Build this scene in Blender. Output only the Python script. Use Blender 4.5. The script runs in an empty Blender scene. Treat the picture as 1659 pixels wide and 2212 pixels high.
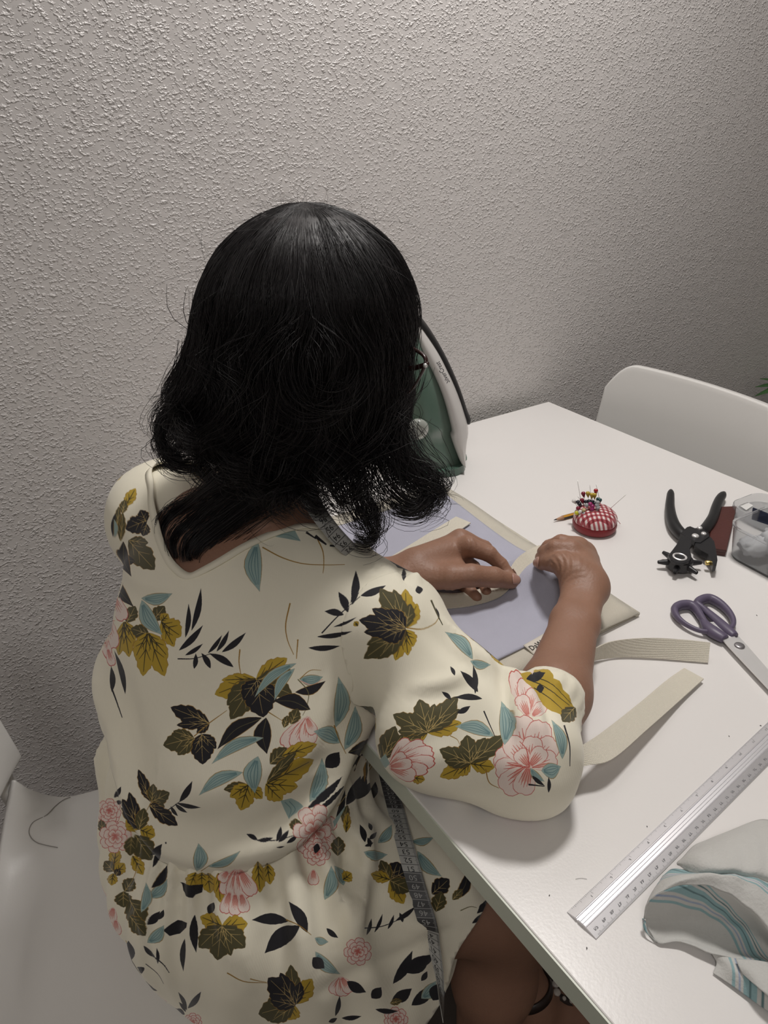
import bpy, bmesh, math, random
import numpy as np
from mathutils import Vector, Matrix
from mathutils.bvhtree import BVHTree
random.seed(7); rng = np.random.default_rng(7)
S = bpy.context.scene; COL = S.collection
# ------------------------------------------------------------------ camera
CZ = 0.74 + 0.5465                      # lens height: 0.55 m above the table top
FPX = 1600.0                            # focal length in pixels of the 1659 x 2212 frame
RW = np.array([[0.82623407, -0.27032965, 0.49422581],
               [-0.56329956, -0.40512733, 0.72011489],
               [0.00555598, -0.87338063, -0.48700657]])   # camera right / down / forward in world axes
CAMP = np.array([0.0, 0.0, CZ])
cd = bpy.data.cameras.new('camera'); cam = bpy.data.objects.new('camera', cd); COL.objects.link(cam)
cd.sensor_fit = 'HORIZONTAL'; cd.sensor_width = 36.0; cd.lens = FPX / 1659.0 * 36.0
cd.clip_start = 0.02; cd.clip_end = 50
cam.matrix_world = Matrix(((RW[0, 0], -RW[0, 1], -RW[0, 2], 0), (RW[1, 0], -RW[1, 1], -RW[1, 2], 0),
                           (RW[2, 0], -RW[2, 1], -RW[2, 2], CZ), (0, 0, 0, 1)))
S.camera = cam
# ------------------------------------------------------------------ world, lamps, exposure
w = bpy.data.worlds.new('world'); S.world = w; w.use_nodes = True
w.node_tree.nodes['Background'].inputs[0].default_value = (0.90, 0.95, 1.0, 1)
w.node_tree.nodes['Background'].inputs[1].default_value = 0.12

def area_lamp(name, loc, size, power, color, rot=(0, 0, 0), shape='DISK', spread=math.pi):
    l = bpy.data.lights.new(name, 'AREA'); l.shape = shape; l.size = size
    l.energy = power; l.color = color; l.spread = spread
    o = bpy.data.objects.new(name, l); o.location = loc; o.rotation_euler = rot; COL.objects.link(o)
    return o
area_lamp('table_pendant_light', (0.86, 0.68, 2.36), 0.26, 15.5, (1.0, 0.965, 0.93))
area_lamp('ceiling_light', (-0.70, -0.60, 2.42), 0.60, 9.0, (1.0, 0.965, 0.93))
S.view_settings.view_transform = 'Standard'; S.view_settings.look = 'None'
S.view_settings.gamma = 1.0; S.view_settings.use_curve_mapping = False
S.view_settings.exposure = 0.08

# ------------------------------------------------------------------ small maths
def at(px, py, z):
    """world point of height z seen at this pixel"""
    r = RW @ np.array([px - 829.5, py - 1106.0, FPX]); return r * ((z - CZ) / r[2]) + CAMP
def dist_at(px, py, d):
    r = RW @ np.array([px - 829.5, py - 1106.0, FPX]); r = r / np.linalg.norm(r); return r * d + CAMP
def proj(P):
    c = (np.asarray(P, float) - CAMP) @ RW
    return np.stack([829.5 + FPX * c[..., 0] / c[..., 2], 1106.0 + FPX * c[..., 1] / c[..., 2]], -1)
def V3(*a): return np.array(a, float)
def unit(v): v = np.asarray(v, float); return v / (np.linalg.norm(v) + 1e-12)
def spline(pts, n, closed=False):
    """Catmull-Rom through pts (k,d) sampled at n points"""
    p = np.asarray(pts, float); k = len(p)
    if closed: q = np.concatenate([p[-1:], p, p[:2]]); segs = k
    else: q = np.concatenate([2 * p[:1] - p[1:2], p, 2 * p[-1:] - p[-2:-1]]); segs = k - 1
    t = np.linspace(0, segs, n, endpoint=not closed); i = np.minimum(t.astype(int), segs - 1); u = (t - i)[:, None]
    a, b, c, d = q[i], q[i + 1], q[i + 2], q[i + 3]
    return 0.5 * ((2 * b) + (c - a) * u + (2 * a - 5 * b + 4 * c - d) * u ** 2 + (3 * b - a - 3 * c + d) * u ** 3)

# ------------------------------------------------------------------ materials
def srgb(r, g, b):
    f = lambda c: (c / 255) / 12.92 if c <= 10 else (((c / 255) + 0.055) / 1.055) ** 2.4
    return (f(r), f(g), f(b))
def mat(name, col, rough=0.5, metal=0.0, bump=0.0, bscale=100.0, var=0.0, vscale=8.0, spec=0.5,
        trans=0.0, alpha=1.0, sheen=0.0, sss=0.0, coat=0.0, detail=3.0, obj=True):
    m = bpy.data.materials.new(name); m.use_nodes = True; nt = m.node_tree; b = nt.nodes['Principled BSDF']
    b.inputs['Base Color'].default_value = (*col, 1); b.inputs['Roughness'].default_value = rough
    b.inputs['Metallic'].default_value = metal; b.inputs['Specular IOR Level'].default_value = spec
    b.inputs['Transmission Weight'].default_value = trans; b.inputs['Alpha'].default_value = alpha
    b.inputs['Sheen Weight'].default_value = sheen; b.inputs['Coat Weight'].default_value = coat
    if sss: b.inputs['Subsurface Weight'].default_value = sss; b.inputs['Subsurface Radius'].default_value = (0.012, 0.005, 0.003)
    tc = nt.nodes.new('ShaderNodeTexCoord')
    if var:
        n = nt.nodes.new('ShaderNodeTexNoise'); n.inputs['Scale'].default_value = vscale; n.inputs['Detail'].default_value = 4
        nt.links.new(tc.outputs['Object'], n.inputs['Vector'])
        mx = nt.nodes.new('ShaderNodeMix'); mx.data_type = 'RGBA'
        mx.inputs['A'].default_value = (*[c * (1 - var) for c in col], 1); mx.inputs['B'].default_value = (*[min(1, c * (1 + var)) for c in col], 1)
        nt.links.new(n.outputs['Fac'], mx.inputs['Factor']); nt.links.new(mx.outputs['Result'], b.inputs['Base Color'])
    if bump:
        n2 = nt.nodes.new('ShaderNodeTexNoise'); n2.inputs['Scale'].default_value = bscale; n2.inputs['Detail'].default_value = detail
        nt.links.new(tc.outputs['Object'], n2.inputs['Vector'])
        bp = nt.nodes.new('ShaderNodeBump'); bp.inputs['Strength'].default_value = bump; bp.inputs['Distance'].default_value = 0.002
        nt.links.new(n2.outputs['Fac'], bp.inputs['Height']); nt.links.new(bp.outputs['Normal'], b.inputs['Normal'])
    return m
def bsdf(m): return m.node_tree.nodes['Principled BSDF']

# ------------------------------------------------------------------ mesh builders
def obj(name, verts, faces, m=None, parent=None, smooth=True, uv=None):
    me = bpy.data.meshes.new(name)
    verts = np.asarray(verts, float)
    me.from_pydata([tuple(v) for v in verts], [], [tuple(int(i) for i in f) for f in faces]); me.update()
    return link(name, me, m, parent, smooth)
def obj_np(name, verts, quads, m=None, parent=None, smooth=True):
    """fast path: verts (n,3), quads (k,3|4) arrays"""
    me = bpy.data.meshes.new(name); verts = np.ascontiguousarray(verts, np.float32); quads = np.ascontiguousarray(quads, np.int32)
    k, c = quads.shape
    me.vertices.add(len(verts)); me.vertices.foreach_set('co', verts.ravel())
    me.loops.add(k * c); me.loops.foreach_set('vertex_index', quads.ravel())
    me.polygons.add(k); me.polygons.foreach_set('loop_start', np.arange(0, k * c, c, dtype=np.int32))
    me.update(calc_edges=True); me.validate()
    return link(name, me, m, parent, smooth)
def link(name, me, m, parent, smooth):
    o = bpy.data.objects.new(name, me); COL.objects.link(o)
    if m is not None:
        for mm in (m if isinstance(m, (list, tuple)) else [m]): me.materials.append(mm)
    if smooth: me.polygons.foreach_set('use_smooth', np.ones(len(me.polygons), bool))
    if parent is not None: o.parent = parent
    return o
def empty(name, loc=(0, 0, 0), rz=0.0):
    o = bpy.data.objects.new(name, None); o.location = loc; o.rotation_euler = (0, 0, rz); o.empty_display_size = 0.05
    COL.objects.link(o); return o
def tag(o, label, cat, group=None):
    o['label'] = label; o['category'] = cat
    if group: o['group'] = group
    return o
def place(root, child):
    """parent a child built in world coordinates under an empty that sits away from the origin"""
    child.parent = root; child.matrix_parent_inverse = Matrix.LocRotScale(root.location, root.rotation_euler, None).inverted(); return child
def structure(o): o['kind'] = 'structure'; return o
class MB:
    """collects shapes into one mesh"""
    def __init__(s): s.v = []; s.f = []
    def add(s, v, f):
        n = len(s.v); s.v += [tuple(x) for x in v]; s.f += [tuple(i + n for i in q) for q in f]; return s
    def box(s, lo, hi):
        x0, y0, z0 = lo; x1, y1, z1 = hi
        v = [(x0, y0, z0), (x1, y0, z0), (x1, y1, z0), (x0, y1, z0), (x0, y0, z1), (x1, y0, z1), (x1, y1, z1), (x0, y1, z1)]
        return s.add(v, [(0, 3, 2, 1), (4, 5, 6, 7), (0, 1, 5, 4), (1, 2, 6, 5), (2, 3, 7, 6), (3, 0, 4, 7)])
    def tube(s, path, r, n=10, caps=True, up=None, sx=1.0):
        """swept circle (or ellipse: sx scales the 'up' axis) along path with radius r (scalar or per point)"""
        p = np.asarray(path, float); k = len(p); r = np.full(k, r) if np.isscalar(r) else np.asarray(r, float)
        t = np.gradient(p, axis=0); t /= np.linalg.norm(t, axis=1)[:, None] + 1e-12
        ref = V3(0, 0, 1) if up is None else unit(up)
        if up is None and abs(t[0] @ ref) > 0.9: ref = V3(1, 0, 0)
        u = unit(ref - t[0] * (t[0] @ ref)); V = []; ang = np.arange(n) * 2 * math.pi / n
        for i in range(k):
            if up is not None: u2 = ref - t[i] * (t[i] @ ref); u = unit(u2) if np.linalg.norm(u2) > 1e-4 else u
            else: u = unit(u - t[i] * (t[i] @ u))
            w_ = np.cross(t[i], u)
            V += [p[i] + r[i] * (math.cos(a) * w_ + sx * math.sin(a) * u) for a in ang]
        F = [(i * n + j, i * n + (j + 1) % n, (i + 1) * n + (j + 1) % n, (i + 1) * n + j) for i in range(k - 1) for j in range(n)]
        if caps: F += [tuple(range(n))[::-1], tuple((k - 1) * n + j for j in range(n))]
        return s.add(V, F)
    def lathe(s, prof, c=(0, 0, 0), axis=(0, 0, 1), n=24):
        a = unit(axis); u = unit(np.cross(a, V3(1, 0, 0) if abs(a[0]) < .9 else V3(0, 1, 0))); w_ = np.cross(a, u); c = np.asarray(c, float)
        V = [c + a * h + rr * (math.cos(2 * math.pi * j / n) * u + math.sin(2 * math.pi * j / n) * w_) for rr, h in prof for j in range(n)]
        F = [(i * n + j, i * n + (j + 1) % n, (i + 1) * n + (j + 1) % n, (i + 1) * n + j) for i in range(len(prof) - 1) for j in range(n)]
        if prof[0][0] > 1e-6: F.append(tuple(range(n))[::-1])
        if prof[-1][0] > 1e-6: F.append(tuple((len(prof) - 1) * n + j for j in range(n)))
        return s.add(V, F)
    def ball(s, c, r, n=12, sc=(1, 1, 1)):
        m_ = n // 2; prof = [(math.sin(math.pi * i / m_), -math.cos(math.pi * i / m_)) for i in range(m_ + 1)]
        b = MB().lathe([(max(a, 1e-5), h) for a, h in prof], n=n)
        return s.add([np.asarray(c) + r * np.array(v) * np.array(sc) for v in b.v], b.f)
    def prism(s, poly, z0, z1, bev=0.0):
        """horizontal polygon (k,2) extruded z0..z1 with a small bevel on both rims"""
        p = np.asarray(poly, float)
        if np.sum(p[:, 0] * np.roll(p[:, 1], -1) - np.roll(p[:, 0], -1) * p[:, 1]) < 0: p = p[::-1]
        k = len(p); nrm = []
        for i in range(k):
            e = unit(p[(i + 1) % k] - p[i - 1]); nrm.append((-e[1], e[0]))
        nrm = np.array(nrm)
        rings = [(z0, bev), (z0 + bev, 0), (z1 - bev, 0), (z1, bev)] if bev else [(z0, 0), (z1, 0)]
        V = []
        for z, ins in rings: V += [(*(p[i] + nrm[i] * ins), z) for i in range(k)]
        F = [(a * k + i, a * k + (i + 1) % k, (a + 1) * k + (i + 1) % k, (a + 1) * k + i) for a in range(len(rings) - 1) for i in range(k)]
        F += [tuple(range(k))[::-1], tuple((len(rings) - 1) * k + i for i in range(k))]
        return s.add(V, F)
    def ribbon(s, path, side, width, thick):
        """flat band: path (k,3) centre line, side (k,3) unit width directions"""
        p = np.asarray(path, float); k = len(p); sd = np.asarray(side, float)
        if sd.ndim == 1: sd = np.repeat(sd[None], k, 0)
        t = np.gradient(p, axis=0); wd = np.full(k, width) if np.isscalar(width) else np.asarray(width)
        V = []
        for i in range(k):
            si = unit(sd[i]); nn = unit(np.cross(unit(t[i]), si))
            for a, b in ((-.5, -.5), (.5, -.5), (.5, .5), (-.5, .5)): V.append(p[i] + si * a * wd[i] + nn * b * thick)
        F = [(i * 4 + j, i * 4 + (j + 1) % 4, i * 4 + 4 + (j + 1) % 4, i * 4 + 4 + j) for i in range(k - 1) for j in range(4)]
        F += [(3, 2, 1, 0), tuple((k - 1) * 4 + j for j in range(4))]
        return s.add(V, F)
    def grid(s, G):
        G = np.asarray(G, float); a, b = G.shape[:2]
        return s.add(G.reshape(-1, 3), [(i * b + j, i * b + j + 1, (i + 1) * b + j + 1, (i + 1) * b + j) for i in range(a - 1) for j in range(b - 1)])
    def build(s, name, m=None, parent=None, smooth=False, auto=None):
        o = obj(name, s.v, s.f, m, parent, smooth or auto is not None)
        if auto is not None:
            try: o.data.set_sharp_from_angle(angle=math.radians(auto))
            except Exception: pass
        return o
def text_mesh(txt, size, align='CENTER', bold=0.0):
    """flat lettering as (verts (n,2), faces), in metres, built from the built-in font"""
    c = bpy.data.curves.new('t', 'FONT'); c.body = txt; c.size = size; c.align_x = align; c.align_y = 'CENTER'; c.resolution_u = 2; c.offset = bold
    o = bpy.data.objects.new('t', c); COL.objects.link(o)
    dg = bpy.context.evaluated_depsgraph_get(); dg.update(); me = o.evaluated_get(dg).to_mesh()
    v = np.array([(x.co.x, x.co.y) for x in me.vertices]).reshape(-1, 2); f = [tuple(p.vertices) for p in me.polygons]
    o.evaluated_get(dg).to_mesh_clear(); bpy.data.objects.remove(o); bpy.data.curves.remove(c)
    return v, f
def solidify(o, t, off=0.0):
    md = o.modifiers.new('solid', 'SOLIDIFY'); md.thickness = t; md.offset = off; return o
def bevel(o, wd, seg=2, ang=35):
    md = o.modifiers.new('bevel', 'BEVEL'); md.width = wd; md.segments = seg; md.limit_method = 'ANGLE'; md.angle_limit = math.radians(ang); return o
# ================================================================== the room
def wall_material():
    m = mat('roughcast_paint', (0.72, 0.69, 0.675), rough=0.36, spec=0.55); nt = m.node_tree; b = bsdf(m)
    tc = nt.nodes.new('ShaderNodeTexCoord')
    mp = nt.nodes.new('ShaderNodeMapping'); mp.inputs['Scale'].default_value = (1.0, 1.0, 1.35); mp.inputs['Rotation'].default_value = (0, 0.35, 0)
    nt.links.new(tc.outputs['Object'], mp.inputs['Vector'])
    n1 = nt.nodes.new('ShaderNodeTexNoise'); n1.inputs['Scale'].default_value = 215; n1.inputs['Detail'].default_value = 1.6; n1.inputs['Roughness'].default_value = 0.5; n1.inputs['Distortion'].default_value = 0.25
    r = nt.nodes.new('ShaderNodeValToRGB'); r.color_ramp.elements[0].position = 0.50; r.color_ramp.elements[1].position = 0.78
    n2 = nt.nodes.new('ShaderNodeTexNoise'); n2.inputs['Scale'].default_value = 34; n2.inputs['Detail'].default_value = 2
    ad = nt.nodes.new('ShaderNodeMath'); ad.operation = 'MULTIPLY_ADD'; ad.inputs[1].default_value = 0.5
    bp = nt.nodes.new('ShaderNodeBump'); bp.inputs['Strength'].default_value = 0.6; bp.inputs['Distance'].default_value = 0.0032
    for n in (n1, n2): nt.links.new(mp.outputs['Vector'], n.inputs['Vector'])
    nt.links.new(n1.outputs['Fac'], r.inputs['Fac']); nt.links.new(n2.outputs['Fac'], ad.inputs[0]); nt.links.new(r.outputs['Color'], ad.inputs[2])
    nt.links.new(ad.outputs[0], bp.inputs['Height']); nt.links.new(bp.outputs['Normal'], b.inputs['Normal'])
    return m
M_WALL = wall_material()
M_PAINT = mat('plain_wall_paint', (0.72, 0.69, 0.66), rough=0.7, bump=0.2, bscale=120)
M_FLOOR = mat('dark_floor', (0.075, 0.06, 0.05), rough=0.5, var=0.3, vscale=5)
XL, XR, YF, YB, ZC = -1.9, 2.9, -2.3, 1.04, 2.5
def slab(name, lo, hi, m): return structure(MB().box(lo, hi).build(name, m))
slab('wall_back', (XL - .1, YB, 0), (XR + .1, YB + .1, ZC), M_WALL)
slab('wall_left', (XL - .1, YF, 0), (XL, YB, ZC), M_PAINT)
slab('wall_right', (XR, YF, 0), (XR + .1, YB, ZC), M_PAINT)
slab('wall_front', (XL - .1, YF - .1, 0), (XR + .1, YF, ZC), M_PAINT)
slab('ceiling', (XL - .1, YF - .1, ZC), (XR + .1, YB + .1, ZC + .1), M_PAINT)
slab('floor', (XL - .1, YF - .1, -.1), (XR + .1, YB + .1, 0), M_FLOOR)

# ================================================================== dining table
ZT = 0.74
def table_material():
    m = mat('white_table_laminate', (0.80, 0.775, 0.755), rough=0.30, spec=0.5); nt = m.node_tree; b = bsdf(m)
    tc = nt.nodes.new('ShaderNodeTexCoord'); n = nt.nodes.new('ShaderNodeTexNoise'); n.inputs['Scale'].default_value = 420; n.inputs['Detail'].default_value = 1.5
    bp = nt.nodes.new('ShaderNodeBump'); bp.inputs['Strength'].default_value = 0.05; bp.inputs['Distance'].default_value = 0.001
    nt.links.new(tc.outputs['Object'], n.inputs['Vector']); nt.links.new(n.outputs['Fac'], bp.inputs['Height']); nt.links.new(bp.outputs['Normal'], b.inputs['Normal'])
    n3 = nt.nodes.new('ShaderNodeTexNoise'); n3.inputs['Scale'].default_value = 6; nt.links.new(tc.outputs['Object'], n3.inputs['Vector'])
    mr = nt.nodes.new('ShaderNodeMapRange'); mr.inputs[3].default_value = 0.26; mr.inputs[4].default_value = 0.36
    nt.links.new(n3.outputs['Fac'], mr.inputs[0]); nt.links.new(mr.outputs[0], b.inputs['Roughness'])
    return m
M_TABLE = table_material()
M_EDGE = mat('pale_green_edge_band', (0.62, 0.66, 0.56), rough=0.35)
M_LEG = mat('white_lacquered_wood', (0.72, 0.70, 0.67), rough=0.4)
TX0, TX1, TY0, TY1 = 0.2813, 1.1046, -0.36, 1.008
table = tag(empty('dining_table', (TX0, TY0, 0)), 'white laminate dining table against the textured wall, sewing things spread on it', 'table')
place(table, bevel(MB().box((TX0 + .001, TY0 + .001, ZT - .022), (TX1 - .001, TY1 - .001, ZT)).build('tabletop', M_TABLE), .0012))
eb = MB()
for lo, hi in (((TX0 - .0005, TY0, ZT - .0225), (TX0 + .0012, TY1, ZT - .0012)), ((TX1 - .0012, TY0, ZT - .0225), (TX1 + .0005, TY1, ZT - .0012)),
               ((TX0, TY0 - .0005, ZT - .0225), (TX1, TY0 + .0012, ZT - .0012)), ((TX0, TY1 - .0012, ZT - .0225), (TX1, TY1 + .0005, ZT - .0012))): eb.box(lo, hi)
e_ = place(table, eb.build('edge_band', M_EDGE)); e_['label'] = 'pale green edge band of the tabletop'
for lx in (TX0 + .05, TX1 - .028):
    for ly in (TY0 + .06, TY1 - .028):
        place(table, bevel(MB().box((lx - .022, ly - .022, 0), (lx + .022, ly + .022, ZT - .022)).build('leg', M_LEG), .003))

# ================================================================== moulded chairs
M_SHELL = mat('white_moulded_plastic', (0.74, 0.725, 0.70), rough=0.34, spec=0.5, bump=0.04, bscale=300)
M_CHLEG = mat('pale_metal_leg', (0.45, 0.43, 0.40), rough=0.4, metal=0.3)
def make_chair(name, loc, rz, label, backz=0.825):
    """local axes: +X is the way the sitter faces, seat centre at the origin"""
    t = tag(empty(name, loc, rz), label, 'chair', 'white moulded plastic chairs')
    # seat: shallow dish, rear corners sweeping up into the two back posts
    nu, nv = 30, 26; G = np.zeros((nu, nv, 3))
    for i in range(nu):
        u = -1 + 2 * i / (nu - 1)                      # back .. front
        for j in range(nv):
            v = -1 + 2 * j / (nv - 1)
            hw = 0.222 - 0.018 * (u < 0) * u * u
            # superellipse rounding of the plan
            rr = (abs(u) ** 6 + abs(v) ** 6) ** (1 / 6); k = 1.0 if rr < 1e-6 else max(abs(u), abs(v)) / rr
            x = 0.215 * u * k; y = hw * v * k
            z = 0.445 + 0.012 * v * v - 0.006 * (1 - u * u) - 0.02 * max(0, u - 0.6) ** 2 / 0.16
            back = max(0, -u - 0.60) / 0.40
            z += 0.075 * back ** 2.2 * (abs(v) ** 3) + 0.006 * back
            G[i, j] = (x, y, z)
    s = MB().grid(G).build('seat', M_SHELL, t, smooth=True); solidify(s, 0.010, 0.0); bevel(s, .003, 2)
    # backrest panel, rounded top corners, curved in plan
    nu, nv = 26, 72; G = np.zeros((nu, nv, 3)); zb, ht = 0.545, backz - 0.545
    for i in range(nu):
        a = i / (nu - 1)
        for j in range(nv):
            v = -1 + 2 * j / (nv - 1); c = abs(v)
            hw = 0.213
            top = backz - (0.055 * max(0, (c - 0.74) / 0.26) ** 2.4); bot = zb - 0.012 * (1 - c ** 2)
            z = bot + (top - bot) * a
            x = -0.205 - 0.060 * (z - 0.45) / 0.37 + 0.030 * c ** 2.2 - 0.008 * (1 - c * c)
            G[i, j] = (x, hw * v, z)
    b_ = MB().grid(G).build('backrest', M_SHELL, t, smooth=True); solidify(b_, 0.020, 0.0); bevel(b_, .006, 3)
    for sy in (-1, 1):                                   # the posts that join seat and backrest
        pts = spline([(-0.190, sy * .186, .470), (-0.204, sy * .192, .51), (-0.207, sy * .194, .54), (-0.208, sy * .192, .565)], 12)
        MB().tube(pts, [.022, .021, .020, .019, .019, .019, .019, .019, .018, .017, .012, .006], 12, sx=0.5, up=(1, 0, 0)).build('back_post', M_SHELL, t, smooth=True)
    for sx in (-1, 1):
        for sy in (-1, 1):
            MB().tube([(sx * .155, sy * .165, .44), (sx * .20, sy * .195, 0.0)], [.014, .010], 10).build('leg', M_CHLEG, t, smooth=True)
    return t
make_chair('dining_chair', (1.232 - .255, 0.735, 0), math.pi, 'empty white moulded chair pushed in at the far side of the table')
# ================================================================== things on the table
def cz(o, ox, oy, k, pts, z):
    """points read off a magnified detail (origin ox,oy, magnification k) -> world points of height z"""
    return np.array([at(ox + p[0] / k, oy + p[1] / k, p[2] if len(p) > 2 else z) for p in pts])
def loft(curves, n=24, m=24):
    C = np.array([spline(c, n) for c in curves]); return np.stack([spline(C[:, j], m) for j in range(n)], 1)
M_STEEL = mat('polished_steel', (0.86, 0.85, 0.84), rough=0.30, metal=0.45)
M_BLACK = mat('black_plastic', (0.012, 0.012, 0.013), rough=0.42)
M_BLACKM = mat('black_painted_metal', (0.018, 0.018, 0.020), rough=0.38, spec=0.5)
M_BRASS = mat('brass', (0.62, 0.47, 0.16), rough=0.25, metal=1.0)

# ---- aluminium ruler
def make_ruler():
    A, B = at(1226, 1964, ZT + .004), at(1289, 2023, ZT + .004)         # the near end
    ax = unit(at(1659, 1556, ZT + .004) - A); ax[2] = 0; ax = unit(ax); side = unit(B - A); side = unit(side - ax * (side @ ax))
    wd = float(np.linalg.norm(B - A)); L = 0.508
    root = tag(empty('ruler', (A[0], A[1], ZT)), 'long silver aluminium ruler with grooves lying diagonally on the white table', 'ruler')
    M_AL = mat('brushed_aluminium', (0.80, 0.79, 0.81), rough=0.42, metal=0.85)
    prof = [(0, 0.0), (0, .0008), (.28, .0030), (.30, .0034), (.315, .0034), (.33, .0022), (.36, .0022), (.375, .0036), (.44, .0036), (.45, .0030), (.46, .0036),
            (.53, .0036), (.54, .0030), (.55, .0036), (.62, .0036), (.635, .0026), (.66, .0030), (1.0, .0010), (1.0, 0.0)]
    b = MB(); n = len(prof)
    V = [A * [1, 1, 0] + [0, 0, ZT] + ax * (e * L) + side * (u * wd) + V3(0, 0, h) for e in (0, 1) for u, h in prof]
    F = [(i, i + 1, n + i + 1, n + i) for i in range(n - 1)] + [tuple(range(n))[::-1], tuple(range(n, 2 * n))]
    place(root, b.add(V, F).build('blade', M_AL))
    M_INK = mat('etched_grey_marks', (0.16, 0.16, 0.17), rough=0.6)
    gr = MB()
    gw = [(.318, .333, .0036)]
    def surf(u):
        for (a, ha), (c, hc) in zip(prof[1:-2], prof[2:-1]):
            if a <= u <= c and c > a: return ha + (hc - ha) * (u - a) / (c - a)
        return .001
    def pt(s_, u, dz=.00012): return A * [1, 1, 0] + [0, 0, ZT] + ax * s_ + side * (u * wd) + V3(0, 0, surf(u) + dz)
    def line(s0, u0, s1, u1, wdt):
        d = unit(pt(s1, u1) - pt(s0, u0)); q = np.cross(d, [0, 0, 1]) * wdt / 2
        gr.add([pt(s0, u0) - q, pt(s0, u0) + q, pt(s1, u1) + q, pt(s1, u1) - q], [(0, 1, 2, 3)])
    for mm in range(2, 502):                                            # millimetres on the far edge from the near end: 50 cm at the left
        s_ = mm * .001 + .002
        ln = .11 if mm % 10 == 0 else (.085 if mm % 5 == 0 else .055)
        line(s_, 1 - .005, s_, 1 - ln, .00018)
    for k in range(2, 320):
        s_ = k * .0254 / 16 + .002
        ln = .14 if k % 16 == 0 else (.10 if k % 8 == 0 else (.075 if k % 4 == 0 else .05))
        line(s_, .005, s_, ln, .00018)
    def put(txt, s_, u, size):
        v, f = text_mesh(txt, size)
        # figures read from the far side: their tops point to the graduated rim they belong to
        gr.add([pt(s_, u) - ax * a * sgn + side * c * sgn for a, c in v], f)
    sgn = 1
    for cm in range(50, 0, -1): put(str(cm), (51 - cm) * .0100 - .004, .80, .0042)
    sgn = -1
    for inch in range(1, 20): put(str(inch), inch * .0254 + .002 - .003, .19, .0042)
    o = place(root, gr.build('scale_marks', M_INK)); o['label'] = 'fine etched centimetre and inch marks'
    return root
make_ruler()

# ---- scissors
def make_scissors():
    O = (1160, 1260, 3.325); M_P = mat('dusty_purple_plastic', (0.115, 0.094, 0.150), rough=0.42)
    root = tag(empty('scissors', tuple(at(1597, 1396, ZT))), 'open handled tailor scissors with dusty purple grips and steel blades', 'scissors')
    z = ZT + .0075
    h1 = [(990, 188), (1025, 160), (1095, 156), (1142, 186), (1185, 252), (1232, 318), (1222, 348), (1140, 330), (1055, 285), (1003, 235)]
    h2 = [(1150, 148), (1185, 118), (1245, 112), (1315, 148), (1378, 208), (1410, 270), (1398, 318), (1355, 315), (1285, 262), (1190, 180)]
    for hp, stem, rs in ((h1, [(1190, 265), (1230, 318), (1270, 352), (1325, 385), (1350, 402)], [.0042, .0075, .0085, .0075, .0060]),
                         (h2, [(1200, 185), (1290, 265), (1350, 320), (1398, 362), (1420, 380)], [.0048, .0062, .0070, .0066, .0052])):
        b = MB(); p = spline(cz(root, *O, hp, z), 48, closed=True); p = np.concatenate([p, p[:2]])
        rad = .0041 + .0015 * np.cos(np.linspace(0, 2 * math.pi, len(p)) * 1 - 1.0)
        b.tube(p, rad, 12, caps=False, up=(0, 0, 1), sx=1.15)
        b.tube(spline(cz(root, *O, stem, z), 14), np.interp(np.linspace(0, 1, 14), np.linspace(0, 1, 5), rs), 12, up=(0, 0, 1), sx=0.8)
        place(root, b.build('handle', M_P, smooth=True))
    P = cz(root, *O, [(1453, 453)], z)[0]
    d = unit(at(1659, 1472, z) - at(1560, 1362, z)); q = np.cross(V3(0, 0, 1), d); q = unit(q)
    if (at(1620, 1380, z) - P) @ q < 0: q = -q                          # q: towards the far blade
    for k, (off, zz, tip) in enumerate(((.0035, .0045, .0), (-.0035, .0068, .004))):
        c = P + q * off; poly = []
        for s_, a, b_ in ((-.046, -.0065, .0055), (-.02, -.0085, .0085), (.0, -.0085, .0085), (.03, -.0075, .0075), (.10, -.005, .006), (.125, -.0006, .0010)):
            poly.append((s_, a, b_))
        pl = [c + d * s_ + q * a for s_, a, b_ in poly] + [c + d * s_ + q * b_ for s_, a, b_ in poly[::-1]]
        place(root, MB().prism([p[:2] for p in pl], ZT + zz - .0010, ZT + zz + .0012, .0004).build('blade', M_STEEL))
    place(root, MB().lathe([(.0056, 0), (.0058, .0009), (.0052, .0018), (.003, .0022), (1e-5, .0023)], (P[0], P[1], ZT + .0078), n=24).build('pivot_screw', mat('grey_screw', (.33, .32, .33), rough=.4, metal=.8), smooth=True))
    return root
make_scissors()

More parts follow.
